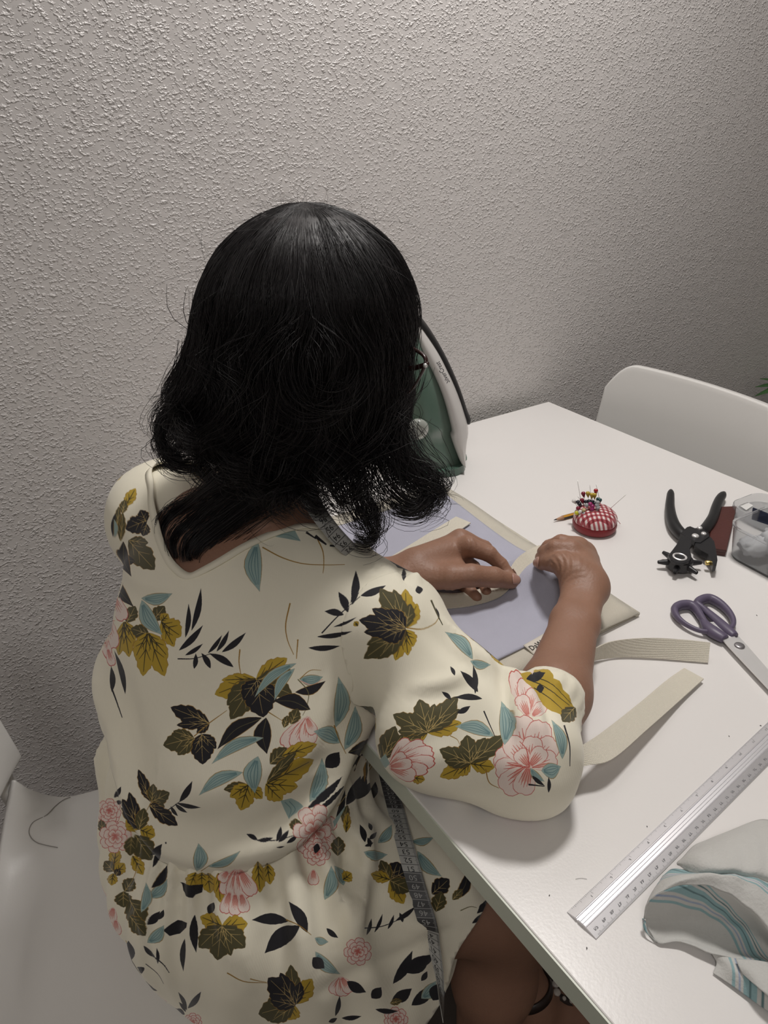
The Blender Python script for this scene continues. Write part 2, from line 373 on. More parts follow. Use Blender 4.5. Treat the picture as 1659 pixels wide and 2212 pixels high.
# ---- revolving punch pliers
def make_pliers():
    O = (1400, 1030, 6.405)
    root = tag(empty('punch_pliers', tuple(at(1500, 1155, ZT))), 'black revolving hole punch pliers lying open on the white table', 'pliers')
    for pts, rs in (([(315, 190), (308, 300), (303, 420), (322, 560), (372, 690), (455, 790), (520, 840)], [.0052, .0062, .0070, .0080, .0088, .0085, .0070]),
                    ([(1050, 225), (985, 320), (945, 420), (905, 545), (845, 655), (770, 745), (700, 800)], [.0060, .0070, .0074, .0076, .0082, .0080, .0066])):
        p = spline(cz(root, *O, pts, ZT + .0115), 26); r = np.interp(np.linspace(0, 1, 26), np.linspace(0, 1, 7), rs)
        r[0] *= .55; r[1] *= .88
        place(root, MB().tube(p, r, 16, up=(0, 0, 1), sx=1.0).build('handle', M_BLACK, smooth=True))
    def plate(name, pts, z0, z1, m=M_BLACKM, bev=.0006):
        return place(root, MB().prism(cz(root, *O, pts, (z0 + z1) / 2)[:, :2], z0, z1, bev).build(name, m))
    plate('centre_plate', [(440, 805), (530, 720), (575, 708), (640, 735), (700, 728), (770, 760), (830, 800), (845, 850), (720, 935), (640, 925), (560, 880)], ZT + .013, ZT + .0195)
    plate('lower_plate', [(470, 800), (600, 740), (800, 790), (840, 860), (700, 960), (520, 900)], ZT + .006, ZT + .0128)
    plate('wheel_jaw', [(430, 850), (520, 835), (590, 890), (600, 960), (570, 1010), (590, 1080), (600, 1130), (560, 1190), (480, 1215), (380, 1205), (310, 1165), (275, 1100), (330, 1030), (390, 950)], ZT + .0185, ZT + .0225)
    plate('anvil_jaw', [(720, 930), (845, 865), (905, 930), (930, 1050), (950, 1190), (935, 1265), (890, 1270), (870, 1190), (820, 1110), (730, 1060), (640, 1000), (640, 960)], ZT + .008, ZT + .0180)
    zc = ZT + .0105; W = cz(root, *O, [(437, 1185)], zc)[0]
    place(root, MB().lathe([(.0001, -.0075), (.0145, -.0075), (.0165, -.006), (.0165, .006), (.0145, .0078), (.0001, .0078)], W, n=32).build('punch_wheel', M_BLACKM, smooth=True, auto=40))
    a0 = math.atan2(*(cz(root, *O, [(740, 1190)], zc)[0] - W)[[1, 0]])
    for k in range(6):
        a = a0 + k * math.pi / 3; dd = V3(math.cos(a), math.sin(a), 0)
        place(root, MB().lathe([(.0046, .013), (.0042, .016), (.0038, .020), (.0024, .0285), (.0020, .0288), (.0016, .0278), (1e-5, .0270)], W, dd, 14).build('punch_tube', M_BLACKM, smooth=True, auto=40))
    cap = cz(root, *O, [(437, 1112)], ZT + .0225)[0]
    place(root, MB().lathe([(.0075, -.001), (.0092, .0), (.0092, .0012), (.0078, .0018), (.0068, .0012), (.0064, -.002), (1e-5, -.0025)], cap, n=28).build('wheel_ring', M_STEEL, smooth=True, auto=40))
    for (x, y, r) in ((655, 815, .0048), (715, 705, .0036), (770, 785, .0036), (503, 865, .0038)):
        c = cz(root, *O, [(x, y)], ZT + .0205)[0]
        place(root, MB().lathe([(r, -.003), (r, .0004), (r * .8, .0014), (r * .4, .0018), (1e-5, .0019)], c, n=18).build('rivet', M_STEEL, smooth=True))
    c = cz(root, *O, [(845, 1190)], ZT + .012)[0]
    dd = unit(W - c); place(root, MB().lathe([(.0032, -.002), (.0034, .004), (.0028, .0048), (1e-5, .005)], c, dd, 16).build('anvil', M_BRASS, smooth=True, auto=40))
    return root
make_pliers()

# ---- dark red leather case under the pliers
LC = [at(1541, 1094, ZT + .011), at(1592, 1093, ZT + .011), at(1570, 1188, ZT + .011), at(1530, 1182, ZT + .011)]
lc = tag(empty('leather_case', tuple(LC[3] * [1, 1, 0] + [0, 0, ZT])), 'dark red leather needle case half under the punch pliers', 'case')
M_LEATHER = mat('oxblood_leather', (0.080, 0.022, 0.018), rough=0.45, bump=0.25, bscale=260, var=.2, vscale=30)
place(lc, MB().prism([p[:2] for p in LC], ZT + .0065, ZT + .0105, .001).build('upper_flap', M_LEATHER))
place(lc, MB().prism([(p * .985 + np.mean(LC, 0) * .015)[:2] for p in LC], ZT, ZT + .0060, .001).build('lower_flap', M_LEATHER))

# ---- pencil
def make_pencil():
    tip, body = at(1196, 1123.5, ZT + .0036), at(1246, 1110, ZT + .0036); d = unit((body - tip) * [1, 1, 0]); L = .085
    root = tag(empty('pencil', tuple(tip * [1, 1, 0] + [0, 0, ZT])), 'short yellow and black pencil tucked behind the red pincushion', 'pencil')
    r = .0036; sd = np.cross(d, [0, 0, 1])
    My, Mk = mat('yellow_lacquer', (.56, .27, .03), rough=.35), mat('black_lacquer', (.02, .02, .02), rough=.35)
    Mw, Mg = mat('bare_cedar', (.47, .27, .16), rough=.7), mat('graphite', (.03, .03, .035), rough=.4)
    V, F, I = [], [], []
    for s_, rr in ((.0165, r), (L, r)):
        V += [tip + d * s_ + rr * (math.cos(a) * sd + math.sin(a) * V3(0, 0, 1)) for a in np.arange(6) * math.pi / 3 + math.pi / 6]
    F = [(j, (j + 1) % 6, 6 + (j + 1) % 6, 6 + j) for j in range(6)] + [tuple(range(6, 12))]; I = [0, 1, 1, 0, 1, 1, 0]
    me_o = place(root, obj('barrel', V, F, [My, Mk], smooth=False)); me_o.data.polygons.foreach_set('material_index', [(j % 2) for j in range(6)] + [0])
    place(root, MB().lathe([(.0011, .0045), (.0034, .0172)], tip, d, 12).build('sharpened_wood', Mw, smooth=True))
    place(root, MB().lathe([(.0001, 0), (.0006, .001), (.0012, .005)], tip, d, 10).build('lead', Mg, smooth=True))
make_pencil()

# ---- pincushion with its pins
PCC = at(1285, 1126, ZT + .012) * [1, 1, 0] + [0, 0, ZT]
def gingham():
    m = mat('red_white_gingham', (.5, .05, .06), rough=.8, sheen=.3); nt = m.node_tree; b = bsdf(m)
    tc = nt.nodes.new('ShaderNodeTexCoord'); mp = nt.nodes.new('ShaderNodeMapping')
    mp.inputs['Rotation'].default_value = (math.radians(14), math.radians(8), math.radians(-52)); nt.links.new(tc.outputs['Object'], mp.inputs['Vector'])
    sp = nt.nodes.new('ShaderNodeSeparateXYZ'); nt.links.new(mp.outputs['Vector'], sp.inputs[0])
    outs = []
    for ax in ('X', 'Y'):
        a = nt.nodes.new('ShaderNodeMath'); a.operation = 'MULTIPLY_ADD'; a.inputs[1].default_value = 1 / .0062; a.inputs[2].default_value = 40.3; nt.links.new(sp.outputs[ax], a.inputs[0])
        f_ = nt.nodes.new('ShaderNodeMath'); f_.operation = 'FRACT'; nt.links.new(a.outputs[0], f_.inputs[0])
        g = nt.nodes.new('ShaderNodeMath'); g.operation = 'GREATER_THAN'; g.inputs[1].default_value = .5; nt.links.new(f_.outputs[0], g.inputs[0]); outs.append(g)
    s = nt.nodes.new('ShaderNodeMath'); s.operation = 'ADD'; nt.links.new(outs[0].outputs[0], s.inputs[0]); nt.links.new(outs[1].outputs[0], s.inputs[1])
    h = nt.nodes.new('ShaderNodeMath'); h.operation = 'MULTIPLY'; h.inputs[1].default_value = .5; nt.links.new(s.outputs[0], h.inputs[0])
    r = nt.nodes.new('ShaderNodeValToRGB'); r.color_ramp.interpolation = 'CONSTANT'
    r.color_ramp.elements[0].color = (.80, .70, .68, 1); r.color_ramp.elements[1].position = .9; r.color_ramp.elements[1].color = (.20, .006, .015, 1)
    e = r.color_ramp.elements.new(.3); e.color = (.42, .085, .10, 1)
    nt.links.new(h.outputs[0], r.inputs['Fac']); nt.links.new(r.outputs['Color'], b.inputs['Base Color']); return m
pc = tag(empty('pincushion', tuple(PCC)), 'round pincushion with red and white gingham top and red base', 'pincushion')
M_RED = mat('deep_red_felt', (.23, .008, .014), rough=.6, sheen=.2)
MB().lathe([(1e-5, 0), (.024, 0), (.0285, .0012), (.0310, .005), (.0318, .010), (.0312, .0135), (.0296, .0150), (1e-5, .0152)], n=48).build('base', M_RED, pc, smooth=True)
dome = MB().lathe([(.0300, .0125), (.0312, .016), (.0305, .021), (.0270, .0272), (.021, .0318), (.012, .0345), (1e-5, .0354)], n=48)
dv = np.array(dome.v); an = np.arctan2(dv[:, 1], dv[:, 0]); dv[:, :2] *= (1 + .012 * np.sin(an * 7) * (dv[:, 2] < .03))[:, None]
obj('gingham_dome', dv, dome.f, gingham(), pc)
MB().tube(spline([(.028, -.006, .017), (.033, -.010, .015), (.035, -.012, .009), (.040, -.015, .002)], 10), .0004, 5).build('loose_thread', mat('red_thread', (.4, .05, .05), rough=.8), pc)
pin_cols = {'dark red': (.20, .008, .03), 'bright red': (.36, .01, .015), 'gold': (.50, .36, .05), 'pale gold': (.52, .43, .22), 'yellow': (.55, .52, .03),
            'white': (.70, .68, .66), 'grey pearl': (.34, .34, .36), 'black': (.012, .011, .022), 'magenta': (.30, .015, .12), 'dark green': (.008, .05, .05)}
PINS = [('dark red', 645, 430, 0, 'tallest dark red headed pin, left of the gold ones'), ('dark red', 620, 560, 0, 'dark red headed pin standing just below the tallest dark red one'), ('dark red', 545, 722, 1, 'low dark red headed pin beside the pale gold and white ones'),
        ('bright red', 895, 372, 0, 'bright red headed pin, topmost in the pincushion'), ('gold', 735, 425, 0, 'left one of three gold headed pins in the pincushion'), ('gold', 815, 452, 0, 'middle one of three gold headed pins in the pincushion'), ('gold', 872, 455, 0, 'right one of three gold headed pins, under the bright red head'),
        ('pale gold', 658, 760, 1, 'pale gold headed pin low on the gingham dome'), ('yellow', 515, 815, 1, 'yellow headed pin lowest at the left of the gingham dome'), ('white', 460, 580, 0, 'white headed pin leaning out furthest left'), ('white', 580, 792, 1, 'white headed pin low on the gingham beside the yellow one'),
        ('grey pearl', 712, 660, 1, 'grey pearl headed pin left of the magenta ones'), ('grey pearl', 930, 610, 1, 'uppermost grey pearl headed pin under the dark green heads'), ('grey pearl', 915, 662, 1, 'middle grey pearl headed pin of the right hand cluster'), ('grey pearl', 932, 712, 1, 'lowest grey pearl headed pin of the right hand cluster'),
        ('grey pearl', 665, 832, 1, 'grey pearl headed pin below the pale gold one'), ('black', 540, 600, 0, 'left black headed pin beside the leaning white one'), ('black', 572, 640, 0, 'black headed pin just below the left black one'), ('black', 700, 595, 0, 'first black headed pin of the middle row'), ('black', 760, 585, 0, 'second black headed pin of the middle row'),
        ('black', 820, 592, 0, 'third black headed pin of the middle row'), ('black', 868, 625, 0, 'last black headed pin at the right of the middle row'), ('magenta', 785, 640, 1, 'upper magenta headed pin in the middle of the pincushion'), ('magenta', 825, 685, 1, 'middle magenta headed pin beneath the upper one'), ('magenta', 820, 740, 1, 'lowest magenta headed pin on the gingham'),
        ('dark green', 942, 545, 0, 'left one of two dark green headed pins'), ('dark green', 972, 560, 0, 'right one of two dark green headed pins')]
M_PIN = {k: mat('pearl_head_' + k.replace(' ', '_'), c, rough=.18, coat=.4) for k, c in pin_cols.items()}
DC = float(np.linalg.norm(PCC + [0, 0, .02] - CAMP))
def dome_hit(p, q):
    """walk from p towards q until inside the cushion"""
    for t in np.linspace(0, 1, 80):
        x = p + (q - p) * t - PCC
        if (x[0] ** 2 + x[1] ** 2) / .031 ** 2 + max(0, x[2] - .012) ** 2 / .0235 ** 2 < 1 and x[2] > 0: return p + (q - p) * min(1, t + .06)
    return q
for k, x, y, low, lab in PINS:
    hd = dist_at(1190 + x / 9.217, 1020 + y / 9.217, DC - (.016 if low else .004))
    ft = dome_hit(hd, PCC + (hd - PCC) * [.45, .45, 0] + [0, 0, .014])
    dd = unit(hd - ft); rt = tag(empty('pin', tuple(ft)), lab, 'pin', 'pins in the pincushion')
    place(rt, MB().tube([ft, hd], .00035, 6).build('shaft', M_STEEL, smooth=True))
    hl = 1.7 if k in ('dark red', 'gold', 'bright red', 'black', 'dark green') else 1.2
    place(rt, MB().lathe([(.0004, -.0038 * hl), (.0017, -.0022 * hl), (.0031, -.0002), (.0032, .0012), (.0022, .0028), (1e-5, .0034)], hd, dd, 14).build('bead_head', M_PIN[k], smooth=True))
for lab, a, b in (('longest sewing needle standing upright at the left of the pincushion', (525, 150), (592, 545)), ('thin needle standing behind the gold headed pins', (772, 235), (797, 520)),
                  ('leaning needle behind the dark green headed pins', (893, 220), (968, 540)), ('long needle sticking out slantwise to the right of the pincushion', (1515, 430), (1205, 705)),
                  ('short needle leaning left beside the longest needle', (525, 472), (600, 570))):
    p, q = [dist_at(1190 + u / 9.217, 1020 + v / 9.217, DC + .004) for u, v in (a, b)]
    q2 = dome_hit(p, q + (q - p) * .6)
    nd = tag(MB().tube([p, p + (q2 - p) * .1, q2], [.00015, .00042, .00045], 6).build('needle', M_STEEL, smooth=True), lab, 'needle', 'needles in the pincushion')

# ---- steam iron standing on its heel by the wall
def make_iron():
    B = at(940, 1000, ZT); h = unit(V3(.826, -.563, 0)); n = V3(-.563, -.826, 0)      # h: soleplate -> handle, n: flank that faces the viewer
    root = tag(empty('steam_iron', tuple(B)), 'green and white steam iron standing upright on its heel by the wall', 'iron')
    dpl = (B - CAMP) @ n
    def pl(px, py):                                                                    # point on the iron's upright mid plane
        r = RW @ np.array([px - 829.5, py - 1106.0, FPX]); p = CAMP + r * (dpl / (r @ n)); return np.array([(p - B) @ h, p[2] - ZT])
    def wid(v, w0): return w0 * (max(0.03, 1 - (max(v, 0) / .285) ** 1.7)) ** .6
    def W3(u, v, t):
        v = max(v, .0008); return B + h * u + n * t + V3(0, 0, ZT - B[2] + v)
    def body(name, left, right, w0, m, rings=26, fl=.35, nx=14, z0=None):
        """solid between two profile curves (left and right edges, bottom to top), width w0 tapering to the tip, rounded section"""
        Lp, Rp = spline([pl(*p) for p in left], rings), spline([pl(*p) for p in right], rings); b = MB(); Vv = []
        for i in range(rings):
            c, e = (Lp[i] + Rp[i]) / 2, (Rp[i] - Lp[i]) / 2; wv = wid(c[1], w0)
            for k in range(nx * 2):
                a = math.pi * k / nx; ca, sa = math.cos(a), math.sin(a)
                q = (abs(ca) ** 4 + abs(sa) ** 4) ** -.25
                cc, ss = ca * q, sa * q
                p2 = c + e * cc; Vv.append(W3(p2[0], p2[1], ss * wv * (1 - fl * max(0, cc))))
        N = nx * 2
        F = [(i * N + j, i * N + (j + 1) % N, (i + 1) * N + (j + 1) % N, (i + 1) * N + j) for i in range(rings - 1) for j in range(N)] + [tuple(range(N))[::-1], tuple((rings - 1) * N + j for j in range(N))]
        return place(root, b.add(Vv, F).build(name, m, smooth=True, auto=50))
    M_G = mat('sea_green_translucent_plastic', (.10, .165, .128), rough=.22, trans=.10, spec=.5, coat=.3)
    M_G2 = mat('deep_green_plastic', (.075, .13, .10), rough=.25, coat=.2)
    M_W = mat('glossy_white_plastic', (.62, .60, .58), rough=.22, coat=.3)
    body('soleplate', [(826, 1012), (838, 900), (850, 800), (868, 715), (890, 672)], [(842, 1014), (852, 905), (866, 800), (880, 720), (894, 676)], .062, M_STEEL, fl=0)
    bd = [(1001, 985), (991, 979), (972, 929), (974, 915), (965, 877), (957, 850), (947, 823), (934, 795), (918, 765), (903, 728), (894, 690)]     # where tank and housing meet
    body('water_tank', [(842, 1012), (846, 960), (852, 900), (858, 850), (864, 800), (871, 755), (878, 720), (893, 680)], [(x + 7, y) for x, y in bd], .058, M_G, fl=.50, rings=40)
    body('heel', [(836, 1020), (836, 1008), (842, 992)], [(1000, 1006), (1003, 998), (1001, 984)], .060, M_G2, rings=8, fl=.1)
    body('white_housing', [(x - 2, y) for x, y in bd], [(1002, 984), (1005, 950), (1010, 918), (1000, 880), (990, 850), (978, 820), (963, 788), (945, 752), (920, 712), (906, 692), (899, 686)], .047, M_W, fl=.32, rings=40)
    hp = spline([pl(*p) for p in ((898, 684), (920, 712), (945, 752), (968, 797), (988, 845), (1003, 890), (1012, 910))], 24)
    Hs = MB().tube([W3(p[0], p[1], 0) for p in hp], np.array([.004] + [.0056] * 22 + [.0045]), 12, up=tuple(n), sx=3.2)
    o = place(root, Hs.build('handle_grip', M_BLACK, smooth=True)); o['label'] = 'black rubber grip strip along the handle'
    # steam dial on the near flank
    dp = pl(900, 900); c = W3(dp[0], dp[1], .050)
    place(root, MB().lathe([(1e-5, .012), (.010, .0115), (.016, .009), (.0175, .002), (.018, -.006)], c, n, 24).build('temperature_dial', mat('clear_grey_plastic', (.42, .44, .40), rough=.2, trans=.2), smooth=True))
    place(root, MB().box((B[0] - .07, B[1] - .055, ZT), (B[0] + .07, B[1] + .055, ZT + .003)).build('foot', M_W)) if False else None
    # lettering on the housing flank
    v, f = text_mesh('SilverCrest', .0105, bold=.0001); p0, p1 = pl(965, 812), pl(942, 768); e = unit(p1 - p0); q = np.array([e[1], -e[0]]) * -1
    mid = (p0 + p1) / 2; v[:, 0] *= np.linalg.norm(p1 - p0) / (v[:, 0].max() - v[:, 0].min())
    tv = wid(mid[1], .047) * .94 + .002
    Vt = [W3(*(mid + e * a + q * c_), tv) for a, c_ in v]
    place(root, obj('lettering', Vt, f, mat('dark_grey_print', (.05, .05, .05), rough=.6), smooth=False))
    # mains cord leaving the heel towards the wall
    c0 = pl(995, 960); cp = spline([W3(c0[0] - .02, c0[1], -.03), W3(c0[0] - .01, .03, -.075), W3(-.02, .006, -.09), W3(-.16, .005, -.07), W3(-.30, .005, -.02)], 30)
    place(root, MB().tube(cp, .0035, 8).build('mains_cord', mat('light_grey_cord', (.5, .5, .48), rough=.6), smooth=True))
    return root
make_iron()

# ---- folded beige cloth, lavender pouch with sewn label
M_BEIGE = mat('beige_canvas', (.58, .54, .455), rough=.9, bump=.35, bscale=900, sheen=.2, var=.06, vscale=60)
M_LAV = mat('lavender_cotton', (.44, .44, .53), rough=.85, bump=.25, bscale=1100, sheen=.25, var=.05, vscale=40)
M_WEB = mat('cream_cotton_webbing', (.78, .735, .635), rough=.9, sheen=.2)
def weave(m, scale=660):
    nt = m.node_tree; b = bsdf(m); tc = nt.nodes.new('ShaderNodeTexCoord'); vs = []
    for rz, sc in ((.6, scale), (-.95, scale)):
        mp = nt.nodes.new('ShaderNodeMapping'); mp.inputs['Rotation'].default_value = (0, 0, rz); nt.links.new(tc.outputs['Object'], mp.inputs['Vector'])
        wv = nt.nodes.new('ShaderNodeTexWave'); wv.inputs['Scale'].default_value = sc / 6.28 * 2; wv.inputs['Distortion'].default_value = 1.2; wv.inputs['Detail'].default_value = 1; wv.inputs['Detail Scale'].default_value = 3
        nt.links.new(mp.outputs['Vector'], wv.inputs['Vector']); vs.append(wv)
    mu = nt.nodes.new('ShaderNodeMath'); mu.operation = 'MULTIPLY'; nt.links.new(vs[0].outputs['Fac'], mu.inputs[0]); nt.links.new(vs[1].outputs['Fac'], mu.inputs[1])
    bp = nt.nodes.new('ShaderNodeBump'); bp.inputs['Strength'].default_value = .5; bp.inputs['Distance'].default_value = .0009
    nt.links.new(mu.outputs[0], bp.inputs['Height']); nt.links.new(bp.outputs['Normal'], b.inputs['Normal'])
    r = nt.nodes.new('ShaderNodeMix'); r.data_type = 'RGBA'; c = b.inputs['Base Color'].default_value
    r.inputs['A'].default_value = (c[0] * .86, c[1] * .85, c[2] * .82, 1); r.inputs['B'].default_value = c
    nt.links.new(mu.outputs[0], r.inputs['Factor']); nt.links.new(r.outputs['Result'], b.inputs['Base Color'])
weave(M_WEB)
def sheet(name, corners, z0, thick, m, nu=40, nv=40, lift=None, parent=None, drop=0.0):
    """cloth rectangle: corners near-left, near-right, far-right, far-left; lift(P)->extra height; real thickness"""
    c = [np.asarray(q, float) for q in corners]; G = np.zeros((nu, nv, 3))
    for i in range(nu):
        for j in range(nv):
            s_, t_ = i / (nu - 1), j / (nv - 1)
            p = (c[0] * (1 - s_) + c[1] * s_) * (1 - t_) + (c[3] * (1 - s_) + c[2] * s_) * t_
            z = z0 + (lift(p) if lift else 0); e = min(s_, 1 - s_, t_, 1 - t_)
            G[i, j] = (p[0], p[1], z - drop * max(0, 1 - e / .03) ** 2)
    o = MB().grid(G).build(name, m, parent, smooth=True); solidify(o, thick, -1.0 if False else 0.0); return o
bz = [at(1068, 1482, ZT + .004), at(1378, 1328, ZT + .004), at(950, 1049, ZT + .004), None]
bz[3] = bz[2] + bz[0] - bz[1] - (bz[1] - bz[0]) * .25; bz[0] = bz[0] - (bz[1] - bz[0]) * .25
bc = tag(empty('folded_canvas', tuple(bz[1] * [1, 1, 0] + [0, 0, ZT])), 'folded beige canvas lying flat on the table beneath the lavender pouch', 'fabric')
for k in range(3):
    sh = (np.mean(bz, 0) - np.array(bz)) * (.005 * (2 - k) if k != 1 else .011)
    place(bc, sheet('fold_layer', [p + q for p, q in zip(bz, sh)], ZT + .0014 + .0032 * k, .0023, M_BEIGE, 26, 26, lambda p, k=k: .0006 * (1 + k) * math.sin(31 * p[0] + 3 * k) * math.sin(27 * p[1])))
fold = [bz[1] + [0, 0, -.0005], bz[2] + [0, 0, -.0005]]
place(bc, MB().tube(spline([fold[0] * [1, 1, 0] + [0, 0, ZT + .0042], (fold[0] + fold[1]) / 2 * [1, 1, 0] + [0, 0, ZT + .0042], fold[1] * [1, 1, 0] + [0, 0, ZT + .0042]], 20), .0036, 10).build('folded_edge', M_BEIGE, smooth=True))

ZB = ZT + .0100
lv = [None, at(1292, 1320, ZB), at(955, 1066, ZB), None]
nd = at(1074, 1427, ZB); dirn = unit(nd - lv[1]); lv[0] = lv[1] + dirn * .34; lv[3] = lv[2] + dirn * .34
HND = at(1178, 1222, ZT + .035)
def lav_lift(p):
    d = p[:2] - HND[:2]; g = .030 * math.exp(-(d @ d) / (2 * .028 ** 2))
    e = at(1120, 1262, ZB)[:2] - p[:2]; g += .010 * math.exp(-(e @ e) / (2 * .022 ** 2))
    a = math.atan2(d[1], d[0]); g += .0048 * math.sin(a * 6 + .8) * math.exp(-(d @ d) / (2 * .07 ** 2)) * (1 - math.exp(-(d @ d) / (2 * .018 ** 2)))
    return g + .0010 * math.sin(22 * p[0] + 15 * p[1])
pouch = tag(empty('fabric_pouch', tuple(lv[1] * [1, 1, 0] + [0, 0, ZT])), 'lavender cotton pouch on the folded beige canvas, pinched up by the hands', 'bag')
place(pouch, sheet('front_panel', lv, ZB + .0022, .0014, M_LAV, 90, 90, lav_lift))
place(pouch, sheet('back_panel', lv, ZB + .0002, .0012, M_LAV, 20, 20))
# sewn in label
M_LABEL = mat('cream_label_tape', (.68, .63, .55), rough=.8)
la, lb = at(1133, 1397, ZB + .0012), at(1168, 1377, ZB + .0012); ld = unit((lb - la) * [1, 1, 0]); lo_ = unit(np.cross(ld, [0, 0, 1])); LWD, LHT = .046, .018
G = np.zeros((12, 6, 3))
for i in range(12):
    for j in range(6): G[i, j] = la + ld * LWD * i / 11 + lo_ * (LHT * j / 5 - .002) + V3(0, 0, .0006 - .0035 * (j / 5) ** 1.5)
o = place(pouch, MB().grid(G).build('sewn_label', M_LABEL, smooth=True)); solidify(o, .0005); o['label'] = 'cream woven label with handwritten style black lettering'
M_PRINT = mat('black_print', (.015, .013, .012), rough=.7)
def on_label(txt, size, cx_, cy_, sx=1.0, bold=0):
    v, f = text_mesh(txt, size, bold=bold)
    return [la + ld * (cx_ + a * sx) + lo_ * (cy_ - c_) + V3(0, 0, .0012 - .0035 * max(0, (cy_ - c_ + .002) / LHT) ** 1.5) for a, c_ in v], f
b = MB().add(*on_label('DaWanda', .0092, .0205, .0066, .98, .0001)); [b.add([la + ld * (.0085 + k * .0026 + a) + lo_ * (.0120 + c) + V3(0, 0, .0007 - .0035 * max(0, .0140 / LHT) ** 1.5 + .0006) for a, c in ((0, -.0008), (.0015, -.0008), (.0015, .0006), (0, .0006))], [(0, 1, 2, 3)]) for k in range(9)]      # the tiny line under the name, too small to read
o2 = b.build('lettering', M_PRINT); o2.parent = o; o2.matrix_parent_inverse = o.matrix_parent_inverse.copy() if False else Matrix.LocRotScale(pouch.location, None, None).inverted() @ Matrix.Identity(4); o2.matrix_parent_inverse = Matrix.Identity(4)

# ---- webbing straps
def strap(name, up, lo, label, thick=.0016, n=60, rootz=None):
    """band between two edge curves given as (px, py, z)"""
    U, L_ = spline([at(*p) for p in up], n), spline([at(*p) for p in lo], n)
    o = MB().ribbon((U + L_) / 2, U - L_, np.linalg.norm(U - L_, axis=1), thick).build(name, M_WEB, smooth=True, auto=45)
    return tag(o, label, 'strap', 'cream webbing straps')
strap('webbing_strap', [(985, 1116.5, ZB + .006), (930, 1150, ZB + .005), (866, 1190, ZB + .0045), (800, 1230, ZB + .0045)], [(1017, 1130, ZB + .0055), (955, 1172, ZB + .0045), (895, 1215, ZB + .0045), (835, 1258, ZB + .0045)],
      'flat cream webbing strap lying on the lavender pouch behind the left hand')
strap('webbing_strap', [(880, 1272, ZB + .005), (922, 1277, ZB + .006), (985, 1282, ZB + .008), (1050, 1268, ZB + .012), (1092, 1240, ZB + .020), (1116, 1208, ZB + .032), (1140, 1190, ZB + .040), (1168, 1178, ZB + .044), (1205, 1178, ZB + .040), (1240, 1190, ZB + .032)],
      [(890, 1314, ZB + .004), (945, 1315, ZB + .004), (1015, 1309, ZB + .005), (1078, 1290, ZB + .009), (1112, 1258, ZB + .018), (1138, 1230, ZB + .028), (1165, 1219, ZB + .034), (1195, 1216, ZB + .034), (1220, 1220, ZB + .030), (1250, 1228, ZB + .022)],
      'cream webbing strap pinched between both hands above the lavender pouch')
strap('webbing_strap', [(1215, 1436, ZT + .018), (1268, 1410, ZT + .020), (1320, 1386, ZT + .021), (1400, 1378, ZT + .021), (1480, 1382, ZT + .019), (1534, 1388, ZT + .016)], [(1210, 1452, ZT + .003), (1268, 1430, ZT + .0020), (1335, 1420, ZT + .0022), (1410, 1422, ZT + .0020), (1480, 1428, ZT + .0015), (1529, 1432, ZT + .0015)],
      'cream webbing strap end standing on its edge beside the forearm')
strap('webbing_strap', [(1130, 1690, ZT + .030), (1185, 1660, ZT + .034), (1237, 1622, ZT + .036), (1292, 1588, ZT + .030), (1370, 1528, ZT + .019), (1440, 1470, ZT + .007), (1478, 1444, ZT + .003)], [(1160, 1720, ZT + .018), (1212, 1680, ZT + .022), (1262, 1655, ZT + .026), (1322, 1640, ZT + .024), (1400, 1574, ZT + .016), (1470, 1512, ZT + .007), (1520, 1467, ZT + .005)],
      'cream webbing strap end rising from under the floral sleeve')

